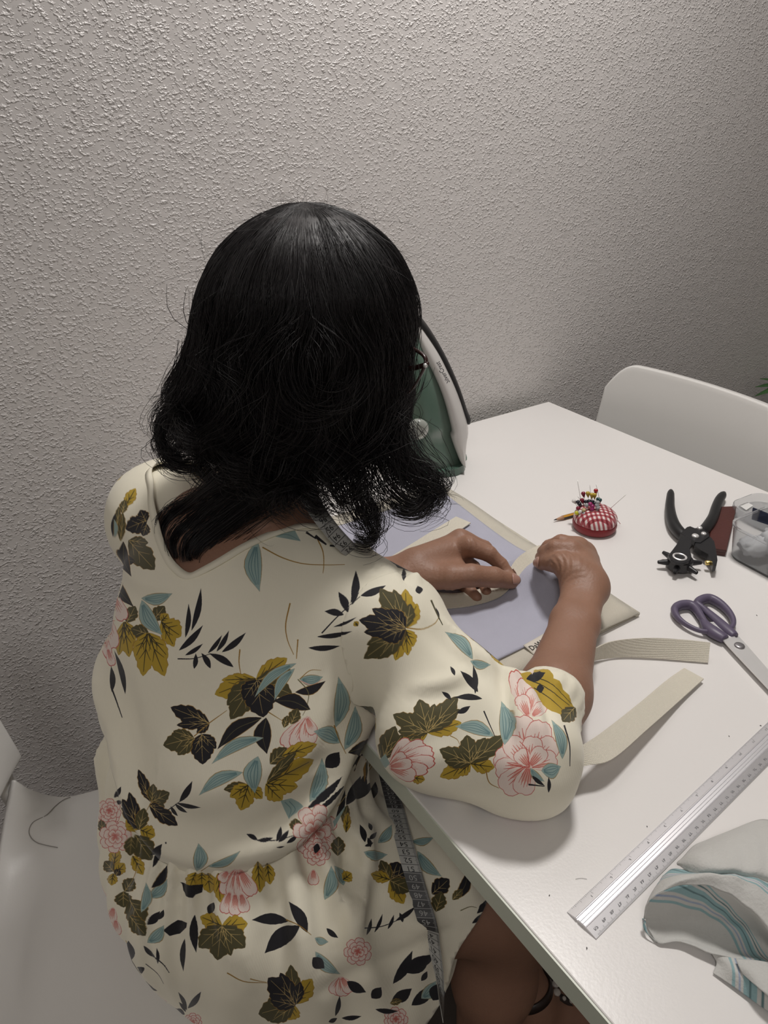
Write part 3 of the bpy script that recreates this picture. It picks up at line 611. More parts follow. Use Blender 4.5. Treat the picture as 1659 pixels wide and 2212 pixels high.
# ---- translucent box with its lid and bagged findings
def make_box():
    M_T = mat('frosted_clear_plastic', (.88, .89, .90), rough=.22, trans=.86, spec=.5); bsdf(M_T).inputs['IOR'].default_value = 1.12
    zt = ZT + .050; k = at(1581, 1130, zt); u = unit((at(1659, 1180, zt) - at(1605, 1153, zt)) * [1, 1, 0]); v = unit((at(1659, 1066, zt) - at(1598, 1112, zt)) * [1, 1, 0]); v = unit(v - u * (u @ v))
    root = tag(empty('storage_box', tuple(k * [1, 1, 0] + [0, 0, ZT])), 'frosted clear plastic box filled with little bags at the table edge', 'box')
    def rr(L, W, r, ins=0, n=7):
        pts = []
        for (cx_, cy_, a0) in ((r, r, math.pi), (L - r, r, 1.5 * math.pi), (L - r, W - r, 0), (r, W - r, .5 * math.pi)):
            for i in range(n):
                a = a0 + i * math.pi / 2 / (n - 1); pts.append((cx_ + (r - ins) * math.cos(a), cy_ + (r - ins) * math.sin(a)))
        return np.array(pts)
    Lx, Wy, r = .17, .105, .022; o0 = k - u * .0045 - v * .0045
    def ring(z, grow, ins=0): 
        q = rr(Lx, Wy, r, ins); c = np.array([Lx / 2, Wy / 2]); q = c + (q - c) * (1 + grow)
        return [o0 + u * a + v * b_ + V3(0, 0, z - o0[2]) for a, b_ in q]
    b = MB(); rings = [ring(ZT, -.10), ring(ZT + .002, -.08), ring(zt - .003, 0), ring(zt - .003, .018), ring(zt, .018), ring(zt, 0, .0012), ring(ZT + .0035, -.075, .0012)]
    N = len(rings[0]); Vv = [p for q in rings for p in q]
    F = [(i * N + j, i * N + (j + 1) % N, (i + 1) * N + (j + 1) % N, (i + 1) * N + j) for i in range(len(rings) - 1) for j in range(N)] + [tuple(range(N))[::-1], tuple((len(rings) - 1) * N + j for j in range(N))]
    place(root, b.add(Vv, F).build('tray', M_T, smooth=True, auto=40))
    def pt(a, b_, z): return o0 + u * a + v * b_ + V3(0, 0, z - o0[2])
    M_BAG = mat('crinkled_clear_bag', (.72, .73, .75), rough=.10, trans=.35, bump=1.0, bscale=55, detail=5); bsdf(M_BAG).inputs['IOR'].default_value = 1.15
    rr_ = np.random.default_rng(3)
    for i, (a, b_, z, s_, lab) in enumerate(((.030, .030, .020, .020, 'crinkled clear bag in the near corner of the frosted box'), (.045, .060, .030, .024, 'crinkled clear bag in front of the navy card in the box'), (.078, .030, .026, .024, 'crinkled clear bag against the near side of the frosted box'),
                                            (.090, .068, .022, .026, 'crinkled clear bag in the middle of the frosted box'), (.118, .040, .030, .024, 'crinkled clear bag at the right end of the frosted box, cut by the picture edge'))):
        m_ = MB().ball((0, 0, 0), s_, 26, (1.1, .95, .62)); P_ = np.array(m_.v); P_ += P_ * (rr_.random((len(P_), 1)) - .5) * .34
        tag(obj('plastic_bag', [pt(a, b_, ZT + z) + p for p in P_], m_.f, M_BAG), lab, 'bag', 'clear bags in the frosted box')
    nv = MB(); c = [at(1624, 1119, ZT + .036), at(1668, 1134, ZT + .034), at(1668, 1112, ZT + .048), at(1627, 1096, ZT + .050)]
    tag(MB().add(c + [p - V3(.0008, 0, .0016) for p in c], [(0, 1, 2, 3), (7, 6, 5, 4), (0, 4, 5, 1), (1, 5, 6, 2), (2, 6, 7, 3), (3, 7, 4, 0)]).build('thread_card', mat('navy_card', (.012, .018, .045), rough=.6)), 'navy blue card standing among the clear bags in the box', 'card')
    # the lid lying behind the box
    lz = ZT + .004; c = at(1574, 1112, lz); L2, W2 = .14, .085
    lid = tag(empty('box_lid', tuple(c * [1, 1, 0] + [0, 0, ZT])), 'frosted clear lid with a white sticker lying behind the plastic box', 'lid')
    o1 = c - u * .012 + v * .006
    pts = [o1 + u * a + v * b_ for a, b_ in rr(L2, W2, .024)]; pin = [o1 + u * a + v * b_ for a, b_ in rr(L2, W2, .024, .0015)]
    N = len(pts); rings = [[p * [1, 1, 0] + [0, 0, ZT + .0005] for p in pts], [p * [1, 1, 0] + [0, 0, ZT + .016] for p in pts], [p * [1, 1, 0] + [0, 0, ZT + .016] for p in pin], [p * [1, 1, 0] + [0, 0, ZT + .003] for p in pin]]
    F = [(i * N + j, i * N + (j + 1) % N, (i + 1) * N + (j + 1) % N, (i + 1) * N + j) for i in range(3) for j in range(N)] + [tuple(range(N))[::-1], tuple(3 * N + j for j in range(N))]
    place(lid, MB().add([p for q in rings for p in q], F).build('lid_shell', M_T, smooth=True, auto=40))
    q = [at(x, y, ZT + .0035) for x, y in ((1597, 1092), (1612, 1083), (1627, 1092), (1612, 1102))]
    s_ = place(lid, MB().prism([p[:2] for p in q], ZT + .0032, ZT + .0036).build('sticker', mat('white_sticker', (.75, .74, .72), rough=.6))); s_['label'] = 'white paper sticker'
make_box()

# ---- striped cloth crumpled at the right corner
def striped():
    m = mat('sheer_white_cotton', (.56, .555, .53), rough=.9, sheen=.1, bump=.3, bscale=420); nt = m.node_tree; b = bsdf(m)
    a = nt.nodes.new('ShaderNodeAttribute'); a.attribute_name = 'stripe'
    r = nt.nodes.new('ShaderNodeValToRGB'); r.color_ramp.interpolation = 'LINEAR'; W_ = (.56, .555, .53, 1); T_ = (.27, .42, .44, 1); B_ = (.33, .39, .50, 1); D_ = (.12, .20, .21, 1)
    r.color_ramp.elements[0].color = W_; r.color_ramp.elements[1].color = W_
    for p, c in ((.40, W_), (.405, T_), (.425, T_), (.43, W_), (.45, W_), (.455, B_), (.465, B_), (.47, W_), (.485, W_), (.49, T_), (.525, T_), (.53, D_), (.537, D_), (.545, T_), (.575, T_), (.58, W_), (.60, W_), (.605, D_), (.615, D_), (.62, W_), (.64, W_), (.645, T_), (.66, T_), (.665, W_)):
        e = r.color_ramp.elements.new(p); e.color = c
    nt.links.new(a.outputs['Fac'], r.inputs['Fac']); nt.links.new(r.outputs['Color'], b.inputs['Base Color'])
    return m
def make_cloth():
    M_S = striped(); V, F, A = [], [], []
    def add(curves, attr, n=40, m_=30):
        G = loft([[at(*p) for p in c] for c in curves], n, m_); nn = len(V); a, b_ = G.shape[:2]
        X_, Y_ = G[..., 0], G[..., 1]; lift_ = np.clip((G[..., 2] - ZT - .003) / .01, 0, 1); G[..., 2] += lift_ * (.0014 * np.sin(95 * X_ + 40 * Y_) * np.sin(60 * Y_ - 22 * X_) + .0009 * np.sin(210 * X_ - 150 * Y_ + 3 * np.sin(70 * Y_)))
        V.extend(G.reshape(-1, 3)); F.extend([(nn + i * b_ + j, nn + i * b_ + j + 1, nn + (i + 1) * b_ + j + 1, nn + (i + 1) * b_ + j) for i in range(a - 1) for j in range(b_ - 1)])
        ii, jj = np.meshgrid(np.linspace(0, 1, a), np.linspace(0, 1, b_), indexing='ij'); A.extend(attr(ii, jj).ravel())
    z = ZT
    # hem band and upper side of the roll
    add([[(1391, 1985, z + .010), (1399, 1950, z + .022), (1430, 1924, z + .034), (1490, 1908, z + .040), (1560, 1925, z + .042), (1625, 1972, z + .040), (1690, 2050, z + .034)],
         [(1396, 1960, z + .014), (1412, 1930, z + .026), (1450, 1908, z + .038), (1510, 1892, z + .045), (1590, 1905, z + .048), (1660, 1945, z + .046), (1740, 2010, z + .040)],
         [(1405, 1935, z + .014), (1430, 1905, z + .026), (1475, 1888, z + .038), (1530, 1888, z + .044), (1610, 1893, z + .049), (1680, 1920, z + .046), (1770, 1975, z + .040)],
         [(1432, 1893, z + .010), (1455, 1880, z + .018), (1500, 1888, z + .028), (1545, 1896, z + .032), (1620, 1892, z + .034), (1700, 1910, z + .032), (1790, 1950, z + .03)]],
        lambda i, j: .12 + .62 * np.clip(i * 1.0 - .22 + .5 * (j - .35), 0, .95))
    # upper flap with a rolled lip
    add([[(1463, 1872, z + .014), (1478, 1880, z + .024), (1512, 1892, z + .034), (1560, 1886, z + .040), (1620, 1896, z + .042), (1700, 1920, z + .040), (1790, 1950, z + .036)],
         [(1462, 1868, z + .016), (1490, 1866, z + .032), (1530, 1870, z + .042), (1590, 1872, z + .047), (1650, 1882, z + .048), (1720, 1900, z + .046), (1800, 1930, z + .040)],
         [(1470, 1858, z + .014), (1500, 1842, z + .030), (1550, 1836, z + .040), (1610, 1842, z + .043), (1660, 1850, z + .044), (1720, 1865, z + .042), (1810, 1890, z + .036)],
         [(1498, 1828, z + .008), (1540, 1814, z + .020), (1590, 1800, z + .026), (1640, 1792, z + .028), (1690, 1795, z + .028), (1740, 1810, z + .028), (1820, 1840, z + .024)],
         [(1520, 1818, z + .002), (1570, 1798, z + .003), (1642, 1771, z + .003), (1680, 1780, z + .003), (1720, 1790, z + .003), (1760, 1800, z + .003), (1830, 1820, z + .003)]],
        lambda i, j: .1 + 0 * i)
    # inside of the roll: back wall, floor and front lip
    add([[(1391, 1985, z + .010), (1399, 1950, z + .022), (1430, 1924, z + .034), (1490, 1908, z + .040), (1560, 1925, z + .042), (1625, 1972, z + .040), (1690, 2050, z + .034)],
         [(1398, 1985, z + .009), (1440, 1968, z + .014), (1490, 1962, z + .016), (1545, 1968, z + .017), (1600, 1985, z + .017), (1640, 2010, z + .016), (1700, 2070, z + .014)],
         [(1397, 1992, z + .006), (1440, 1990, z + .006), (1500, 1994, z + .005), (1560, 2002, z + .005), (1610, 2016, z + .005), (1650, 2040, z + .006), (1700, 2085, z + .006)],
         [(1398, 2002, z + .004), (1440, 2015, z + .003), (1500, 2030, z + .002), (1560, 2046, z + .002), (1610, 2058, z + .003), (1655, 2068, z + .005), (1700, 2095, z + .006)],
         [(1404, 2012, z + .004), (1424, 2038, z + .0025), (1470, 2034, z + .006), (1540, 2060, z + .008), (1600, 2072, z + .010), (1650, 2078, z + .012), (1700, 2100, z + .012)]],
        lambda i, j: .10 + .85 * np.clip((j - .10) * .95 - i * .42 + .22 + .05 * np.sin(j * 9), 0, .98))
    # outer left cheek of the roll
    add([[(1391, 1986, z + .012), (1390, 1992, z + .009), (1394, 2004, z + .006)], [(1388, 1985, z + .009), (1391, 2005, z + .006), (1402, 2020, z + .004)], [(1394, 1990, z + .008), (1400, 2016, z + .004), (1420, 2037, z + .002)]], lambda i, j: .40 + .2 * j, 16, 10)
    # tail lying towards the table edge
    add([[(1538, 2060, z + .006), (1580, 2068, z + .009), (1640, 2080, z + .011), (1720, 2110, z + .010)],
         [(1548, 2080, z + .003), (1590, 2098, z + .010), (1650, 2120, z + .013), (1730, 2160, z + .010)],
         [(1540, 2102, z + .0015), (1590, 2135, z + .0025), (1650, 2178, z + .003), (1740, 2240, z + .003)]], lambda i, j: .25 + .55 * j)
    add([[(1590, 2070, z + .014), (1630, 2074, z + .017), (1700, 2090, z + .017)], [(1596, 2085, z + .014), (1640, 2105, z + .019), (1720, 2140, z + .017)], [(1604, 2100, z + .013), (1655, 2150, z + .016), (1740, 2215, z + .010)]], lambda i, j: .1 + 0 * i, 18, 14)
    o = obj('striped_cloth', V, F, M_S); at_ = o.data.attributes.new('stripe', 'FLOAT', 'POINT'); at_.data.foreach_set('value', np.array(A, np.float32)); solidify(o, .0009, 0)
    return tag(o, 'crumpled sheer white cloth with teal stripes at the near right of the table', 'cloth')
make_cloth()

# ---- potted plant beyond the table end: only its leaf tips reach the picture
def make_plant():
    base = V3(2.10, .70, 0); root = tag(empty('potted_plant', tuple(base)), 'green leafy plant at the right edge, only leaf tips showing', 'plant')
    MB().lathe([(1e-5, 0), (.09, 0), (.12, .20), (.125, .21), (.115, .21), (.11, .19), (1e-5, .185)], n=28).build('pot', mat('grey_pot', (.3, .3, .3), rough=.6), root, smooth=True, auto=40)
    M_LF = mat('dark_green_leaf', (.05, .13, .04), rough=.35, var=.3, vscale=20)
    st = spline([(0, 0, .18), (-.01, .04, .35), (.0, .10, .50), (-.01, .16, .62)], 16); MB().tube(st, np.linspace(.008, .004, 16), 8).build('stem', mat('brown_stem', (.09, .07, .03), rough=.7), root, smooth=True)
    def leaf(b0, tip, wd):
        b0, tip = np.asarray(b0, float), np.asarray(tip, float); d = tip - b0; sd = unit(np.cross(d, [0, 0, 1])); G = np.zeros((11, 5, 3))
        for i in range(11):
            t = i / 10; ww = wd * math.sin(math.pi * min(1, t ** .8)) * (1 if i < 10 else 0) + .0008
            for j in range(5):
                v = (j - 2) / 2; G[i, j] = b0 + d * t + sd * ww * v + V3(0, 0, .3 * np.linalg.norm(d) * t * (1 - t) - .25 * ww * abs(v) * -1)
        o = MB().grid(G).build('leaf', M_LF, root, smooth=True); solidify(o, .0008)
    inv = lambda px, py, dd: dist_at(px, py, dd) - base
    hub = [st[9], st[11], st[13], st[15]]
    for (px, py, k, wd) in ((1631, 836, 2.25, .040), (1630, 856, 2.22, .034), (1632, 876, 2.24, .034), (1641, 818, 2.28, .04), (1646, 892, 2.20, .034)): leaf(hub[len(root.children) % 4], inv(px, py, k), wd)
    r = np.random.default_rng(5)
    for i in range(14):
        a = r.random() * 6.28; L_ = .12 + .10 * r.random(); h_ = hub[i % 4]; e = h_ + V3(math.cos(a) * L_, math.sin(a) * L_ * .8, .05 * r.random())
        if e[0] < -.02: e[0] = abs(e[0])
        leaf(h_, e, .02 + .012 * r.random())
make_plant()
# ---- lint and thread ends
M_LINT = mat('dark_lint', (.03, .03, .03), rough=.9)
for x, y, l_, a, lab in ((1187, 1934, .0006, 0, 'tiny dark lint speck left of the near end of the ruler'), (1398, 1785, .0005, 1, 'tiny dark lint speck above the middle of the ruler'), (1643, 1567, .0009, 2, 'dark lint speck at the right picture edge beyond the ruler'),
                         (1575, 1590, .0006, 1.2, 'small dark lint speck between the ruler and the scissors'), (1268, 2048, .0009, .5, 'dark lint speck just below the near end of the ruler'), (1635, 1329, .0009, 1, 'dark lint speck to the right of the scissor handles')):
    p = at(x, y, ZT + .0006); d = V3(math.cos(a), math.sin(a), 0) * l_
    tag(MB().tube([p - d, p, p + d * .8 + V3(-d[1], d[0], 0) * .5], [.0002, .0004, .0002], 6).build('lint_speck', M_LINT), lab, 'lint', 'lint on the table')
tp = spline([at(1243, 1899, ZT + .0004), at(1255, 1897, ZT + .0005), at(1268, 1899, ZT + .0004)], 10)
tag(MB().tube(tp, .00012, 5).build('thread_end', mat('grey_thread', (.12, .12, .12), rough=.9)), 'short grey thread end on the table left of the ruler', 'thread')
own = make_chair('dining_chair', (.102, .560, 0), math.radians(-19.9), 'white moulded chair the seated woman sits on')
# ---- grey thread lying on her seat, one end hanging over the rim
seat_o = [c for c in own.children if c.name.startswith('seat')][0]; dgs = bpy.context.evaluated_depsgraph_get(); dgs.update(); inv_ = (own.matrix_world if own.matrix_world != Matrix() else Matrix.LocRotScale(own.location, own.rotation_euler, None)).inverted()
def on_seat(px, py):
    """lands the thread on the dish of the seat"""
    r = unit(RW @ np.array([px - 829.5, py - 1106.0, FPX])); e = seat_o.evaluated_get(dgs)
    ok, loc, nn, _ = e.ray_cast(inv_ @ Vector(CAMP), (inv_.to_3x3() @ Vector(r)).normalized()); return at(px, py, .452) if not ok else np.array(inv_.inverted() @ loc) + [0, 0, .0009]
pp = [(152, 1723), (137, 1729), (120, 1742), (100, 1762), (72, 1777), (63, 1795), (67, 1810), (80, 1821), (100, 1827), (125, 1832)]
tag(MB().tube(spline([on_seat(x, y) for x, y in pp], 50), .00055, 6).build('thread', mat('light_grey_thread', (.30, .28, .26), rough=.9), smooth=True), 'curled grey thread lying on the white chair seat', 'thread')
# ================================================================== implicit surfaces for body and clothes
def s_cone(a, b, ra, rb):
    a, b = np.asarray(a, np.float32), np.asarray(b, np.float32); ba = b - a; L2 = float(ba @ ba) + 1e-12
    def f(P):
        h = np.clip((P - a) @ ba / L2, 0, 1); return np.linalg.norm(P - a - h[:, None] * ba, axis=1) - (ra + (rb - ra) * h)
    return f
def s_ell(c, r, axes=None):
    c, r = np.asarray(c, np.float32), np.asarray(r, np.float32); B = np.eye(3, dtype=np.float32) if axes is None else np.asarray(axes, np.float32)
    def f(P):
        q = (P - c) @ B.T / r; k0 = np.linalg.norm(q, axis=1); k1 = np.linalg.norm(q / r, axis=1); return k0 * (k0 - 1) / np.maximum(k1, 1e-6)
    return f
def smin(a, b, k):
    if k <= 0: return np.minimum(a, b)
    h = np.clip(.5 + .5 * (b - a) / k, 0, 1); return b + (a - b) * h - k * h * (1 - h)
def smax(a, b, k): return -smin(-a, -b, k)
def blend(items):
    """items: (function, k) united one after the other"""
    def f(P):
        d = items[0][0](P)
        for g, k in items[1:]: d = smin(d, g(P), k)
        return d
    return f
def sdf_mesh(fn, lo, hi, h, B=12):
    """surface nets over the zero set of fn inside the box lo..hi, evaluated only in blocks near the surface"""
    lo, hi = np.asarray(lo, float), np.asarray(hi, float); nb = np.maximum(1, np.ceil((hi - lo) / (h * B)).astype(int)); N = nb * B + 1
    F = np.empty(N, np.float32)
    bi = np.stack(np.meshgrid(*[np.arange(n) for n in nb], indexing='ij'), -1).reshape(-1, 3)
    cen = (lo + (bi + .5) * B * h).astype(np.float32); dc = fn(cen)
    for ax in range(1): pass
    big = np.repeat(np.repeat(np.repeat(dc.reshape(nb), B, 0), B, 1), B, 2); F[:-1, :-1, :-1] = big
    F[-1] = F[-2]; F[:, -1] = F[:, -2]; F[:, :, -1] = F[:, :, -2]
    act = bi[np.abs(dc) < h * B * 1.35]
    loc = np.stack(np.meshgrid(*[np.arange(B + 1)] * 3, indexing='ij'), -1).reshape(-1, 3)
    for s in range(0, len(act), 40):
        idx = (act[s:s + 40, None] * B + loc[None]).reshape(-1, 3); v = fn((lo + idx * h).astype(np.float32)); F[idx[:, 0], idx[:, 1], idx[:, 2]] = v
    neg = F < 0
    c8 = np.zeros(np.array(F.shape) - 1, np.int8)
    for dx in (0, 1):
        for dy in (0, 1):
            for dz in (0, 1): c8 += neg[dx:N[0] - 1 + dx, dy:N[1] - 1 + dy, dz:N[2] - 1 + dz]
    cells = np.argwhere((c8 > 0) & (c8 < 8)); ids = -np.ones(c8.shape, np.int32); ids[cells[:, 0], cells[:, 1], cells[:, 2]] = np.arange(len(cells))
    acc = np.zeros((len(cells), 3)); cnt = np.zeros(len(cells))
    corners = [(a, b, c) for a in (0, 1) for b in (0, 1) for c in (0, 1)]
    for p in corners:
        for ax in range(3):
            if p[ax]: continue
            q = list(p); q[ax] = 1
            va = F[cells[:, 0] + p[0], cells[:, 1] + p[1], cells[:, 2] + p[2]]; vb = F[cells[:, 0] + q[0], cells[:, 1] + q[1], cells[:, 2] + q[2]]
            m = (va < 0) != (vb < 0); t = np.where(m, va / np.where(m, va - vb, 1), 0); pt = np.tile(np.array(p, float), (len(cells), 1)); pt[:, ax] += t
            acc[m] += pt[m]; cnt[m] += 1
    V = lo + (cells + acc / cnt[:, None]) * h; Q = []
    for ax in range(3):
        sl0 = [slice(None)] * 3; sl1 = [slice(None)] * 3; sl0[ax] = slice(0, -1); sl1[ax] = slice(1, None)
        e = np.argwhere(neg[tuple(sl0)] != neg[tuple(sl1)]); u, v = [(1, 2), (2, 0), (0, 1)][ax]
        e = e[(e[:, u] > 0) & (e[:, v] > 0) & (e[:, u] < N[u] - 1) & (e[:, v] < N[v] - 1)]
        def I(du, dv):
            k = e.copy(); k[:, u] += du; k[:, v] += dv; return ids[k[:, 0], k[:, 1], k[:, 2]]
        q = np.stack([I(-1, -1), I(0, -1), I(0, 0), I(-1, 0)], 1); fl = ~neg[e[:, 0], e[:, 1], e[:, 2]]; q[fl] = q[fl][:, ::-1]; Q.append(q)
    Q = np.concatenate(Q); Q = Q[(Q >= 0).all(1)]
    return V, Q
def smooth_v(V, Q, it=3, lam=.5):
    """Taubin smoothing over the quad edges"""
    E = np.concatenate([Q[:, [0, 1]], Q[:, [1, 2]], Q[:, [2, 3]], Q[:, [3, 0]]]); E = np.concatenate([E, E[:, ::-1]])
    deg = np.bincount(E[:, 0], minlength=len(V))[:, None].clip(1)
    for k in range(it):
        for l in (lam, -lam * 1.04):
            s = np.stack([np.bincount(E[:, 0], V[E[:, 1], a], len(V)) for a in range(3)], 1); V = V + l * (s / deg - V)
    return V
def clip_mesh(V, Q, g):
    """keep the side g(V) <= 0; returns triangles cut exactly along g = 0"""
    T = np.concatenate([Q[:, [0, 1, 2]], Q[:, [0, 2, 3]]]) if Q.shape[1] == 4 else Q
    G = g(V); ins = G <= 0; c = ins[T].sum(1); keep = [T[c == 3]]; nv = [V]; cache = {}; n = len(V); new = []
    def cut(i, j):
        key = (i, j) if i < j else (j, i)
        if key not in cache: t = G[i] / (G[i] - G[j]); cache[key] = n + len(new); new.append(V[i] + (V[j] - V[i]) * t)
        return cache[key]
    out = []
    for t in T[(c == 1) | (c == 2)]:
        for k in range(3):
            a, b, d = t[k], t[(k + 1) % 3], t[(k + 2) % 3]
            if ins[a] and not ins[b] and not ins[d]: out.append((a, cut(a, b), cut(a, d)))
            elif ins[a] and ins[b] and not ins[d]: x, y = cut(b, d), cut(a, d); out += [(a, b, x), (a, x, y)]
    V2 = np.concatenate([V, np.array(new).reshape(-1, 3)]); T2 = np.concatenate([keep[0], np.array(out, int).reshape(-1, 3)])
    used = np.unique(T2); mp = -np.ones(len(V2), int); mp[used] = np.arange(len(used)); 
    edge = [mp[i] for i in range(n, len(V2)) if mp[i] >= 0]
    return V2[used], mp[T2], edge
def boundary_loops(T):
    """ordered open boundary loops of a triangle mesh"""
    E = np.concatenate([T[:, [0, 1]], T[:, [1, 2]], T[:, [2, 0]]]); key = {}
    for a, b in E: key.setdefault((min(a, b), max(a, b)), []).append((a, b))
    nx = {}
    for k, v in key.items():
        if len(v) == 1: nx[v[0][0]] = v[0][1]
    loops = []
    while nx:
        s, nxt = nx.popitem(); L = [s]
        while nxt in nx and nxt != s: L.append(nxt); nxt = nx.pop(nxt)
        loops.append(L)
    return sorted(loops, key=len, reverse=True)
# ================================================================== the seated woman: skeleton and skin
FW, RT, UP = V3(.94, .342, 0), V3(.342, -.94, 0), V3(0, 0, 1)            # torso forward / right
HIP = V3(.155, .515, .56)
SH_R, SH_L = V3(.318, .462, .848), V3(.213, .752, .862); SH_C = (SH_R + SH_L) / 2
EL_R, WR_R = at(1160, 1628, .786), at(1262, 1275, .800)
EL_L, WR_L = V3(.300, .735, .785), at(868, 1243, .786)
HC = dist_at(668, 738, .73)                                            # head centre
hd_, pt_ = math.radians(96), math.radians(24)
HF = V3(math.sin(hd_) * math.cos(pt_), math.cos(hd_) * math.cos(pt_), -math.sin(pt_)); HU = V3(math.sin(hd_) * math.sin(pt_), math.cos(hd_) * math.sin(pt_), math.cos(pt_)); HR = np.cross(HF, HU)
HAX = np.array([HR, HF, HU])
def hp_(r, f_, u): return HC + HR * r + HF * f_ + HU * u
KN_R, AN_R = V3(.425, .355, .50), V3(.392, .335, .09)
KN_L, AN_L = V3(.50, .58, .52), V3(.535, .38, .10)
M_SKIN = mat('brown_skin', (.300, .162, .108), rough=.50, bump=.22, bscale=340, sss=.12, var=.10, vscale=24, spec=.4)
NECK_B = V3(.285, .615, .915)
def body_sdf():
    torso = [(s_ell(HIP + [.01, 0, 0], (.150, .120, .115), (RT, FW, UP)), 0), (s_ell(V3(.185, .545, .69), (.128, .105, .15), (RT, FW, UP)), .05),
             (s_ell(V3(.228, .585, .79), (.135, .100, .13), (RT, FW, UP)), .05), (s_cone(SH_R, SH_L, .037, .044), .05),
             (s_ell(V3(.235, .60, .845), (.105, .08, .06), (RT, FW, UP)), .04)]
    for s in (-1, 1): torso.append((s_ell(V3(.228, .585, .77) + FW * .085 + RT * s * .075, (.06, .055, .06)), .03))
    neck = [(s_cone(NECK_B - UP * .02 - FW * .01, hp_(0, -.022, -.075), .050, .046), .04), (s_cone(NECK_B - UP * .03, SH_R - UP * .002, .042, .032), .03), (s_cone(NECK_B - UP * .03, SH_L - UP * .002, .044, .034), .03)]
    head = [(s_ell(hp_(0, -.012, .028), (.074, .094, .088), HAX), .02), (s_ell(hp_(0, .030, -.030), (.060, .062, .080), HAX), .03), (s_ell(hp_(0, .062, -.088), (.026, .022, .018), HAX), .03),
            (s_cone(hp_(0, .094, .010), hp_(0, .114, -.030), .008, .013), .015), (s_ell(hp_(0, .106, -.034), (.019, .012, .010), HAX), .008),
            (s_ell(hp_(0, .090, -.058), (.024, .011, .0055), HAX), .004), (s_ell(hp_(0, .088, -.068), (.021, .011, .0065), HAX), .004)]
    for s in (-1, 1):
        head += [(s_ell(hp_(s * .042, .070, -.018), (.022, .020, .018), HAX), .02), (s_cone(hp_(s * .012, .090, .018), hp_(s * .05, .078, .022), .008, .007), .012),
                 (s_ell(hp_(s * .071, -.012, -.012), (.009, .017, .029), HAX), .008), (s_ell(hp_(s * .077, -.016, -.004), (.005, .011, .017), HAX), .004)]
    global TORSO_F
    TORSO_F = blend(torso)
    legs = []
    for s, kn, an in ((1, KN_R, AN_R), (-1, KN_L, AN_L)):
        hipj = HIP + RT * s * .085 + V3(0.02, 0, -.015)
        legs += [(s_cone(hipj, kn, .085, .049), .05), (s_cone(kn, kn + (an - kn) * .35 - FW * .012, .049, .046), .07), (s_cone(kn + (an - kn) * .35 - FW * .012, an, .045, .030), .03)]
        toe = an + unit(V3(.9, .1, 0) if s > 0 else V3(.85, -.45, 0)) * .155 + V3(0, 0, -.055)
        legs += [(s_cone(an + V3(-.01, 0, -.045), an, .030, .032), .03), (s_cone(an + V3(0, 0, -.035), toe, .036, .022), .03), (s_cone(an + (toe - an) * .7 + V3(0, .02, -.012), toe + V3(-.01, .022, .002), .018, .012), .015)]
    arms = []
    for sh, el in ((SH_R, EL_R), (SH_L, EL_L)): arms += [(s_cone(sh - UP * .006, el - UP * .006, .033, .030), .03)]
    base = blend(torso + neck + legs + arms); hd = blend(head); nk = blend(neck)
    def eyes(P):
        d = np.full(len(P), 9., np.float32)
        for s in (-1, 1): d = np.minimum(d, s_ell(hp_(s * .032, .093, -.002), (.017, .012, .009), HAX)(P))
        return d
    def f(P):
        b = base(P); h = hd(P); h = smax(h, -eyes(P), .006); return smin(b, h, .02)
    return f
# ---- arms and hands: finer grid
def chain(pts, rad, k=.003):
    return blend([(s_cone(pts[i], pts[i + 1], rad[i], rad[i + 1]), k) for i in range(len(pts) - 1)])
def pz(*L): return [at(a, b, ZT + c) for a, b, c in L]
# left hand: palm down, thumb side to the viewer, pinching the webbing
LH = dict(
    index=(pz((1012, 1180, .066), (1056, 1196, .058), (1082, 1219, .046), (1102, 1243, .036)), (.0125, .0098, .0082, .0066)),
    middle=(pz((994, 1164, .064), (1046, 1184, .050), (1076, 1214, .036), (1088, 1242, .027)), (.0122, .0095, .0080, .0064)),
    ring=(pz((975, 1190, .052), (1022, 1226, .028), (1040, 1258, .0200), (1050, 1278, .0200)), (.0115, .0090, .0080, .0066)),
    pinky=(pz((952, 1208, .044), (990, 1252, .0215), (1014, 1276, .0185), (1030, 1290, .0190)), (.0105, .0085, .0078, .0062)),
    thumb=(pz((915, 1248, .046), (975, 1246, .052), (1018, 1243, .054), (1066, 1247, .047), (1104, 1255, .037)), (.0150, .0150, .0134, .0122, .0096)),
    palm=[('c', (905, 1222, .050), (1006, 1182, .056), .0215, .0150), ('c', (905, 1222, .050), (990, 1170, .054), .0200, .0140), ('c', (900, 1232, .042), (970, 1195, .044), .0190, .0125), ('c', (905, 1240, .044), (990, 1232, .046), .0180, .0120), ('c', (930, 1240, .036), (985, 1238, .036), .0140, .0110)],
)
RH = dict(
    index=(pz((1232, 1188, .078), (1200, 1184, .080), (1180, 1193, .069), (1168, 1203, .059)), (.0125, .0100, .0086, .0068)),
    middle=(pz((1248, 1182, .070), (1212, 1172, .072), (1186, 1181, .062), (1172, 1191, .053)), (.0125, .0098, .0084, .0068)),
    ring=(pz((1262, 1194, .058), (1232, 1196, .046), (1212, 1222, .036), (1210, 1246, .032)), (.0118, .0096, .0084, .0068)),
    pinky=(pz((1272, 1214, .046), (1246, 1222, .032), (1226, 1246, .026), (1218, 1266, .024)), (.0108, .0088, .0078, .0064)),
    thumb=(pz((1262, 1250, .062), (1238, 1232, .074), (1214, 1217, .076), (1190, 1214, .066), (1170, 1217, .057)), (.0150, .0150, .0128, .0108, .0082)),
    palm=[('c', (1266, 1262, .060), (1240, 1192, .070), .0215, .0145), ('c', (1268, 1262, .056), (1258, 1194, .060), .0210, .0145), ('c', (1270, 1264, .050), (1270, 1212, .046), .0195, .0130), ('c', (1262, 1255, .060), (1230, 1222, .064), .0190, .0140)],
)
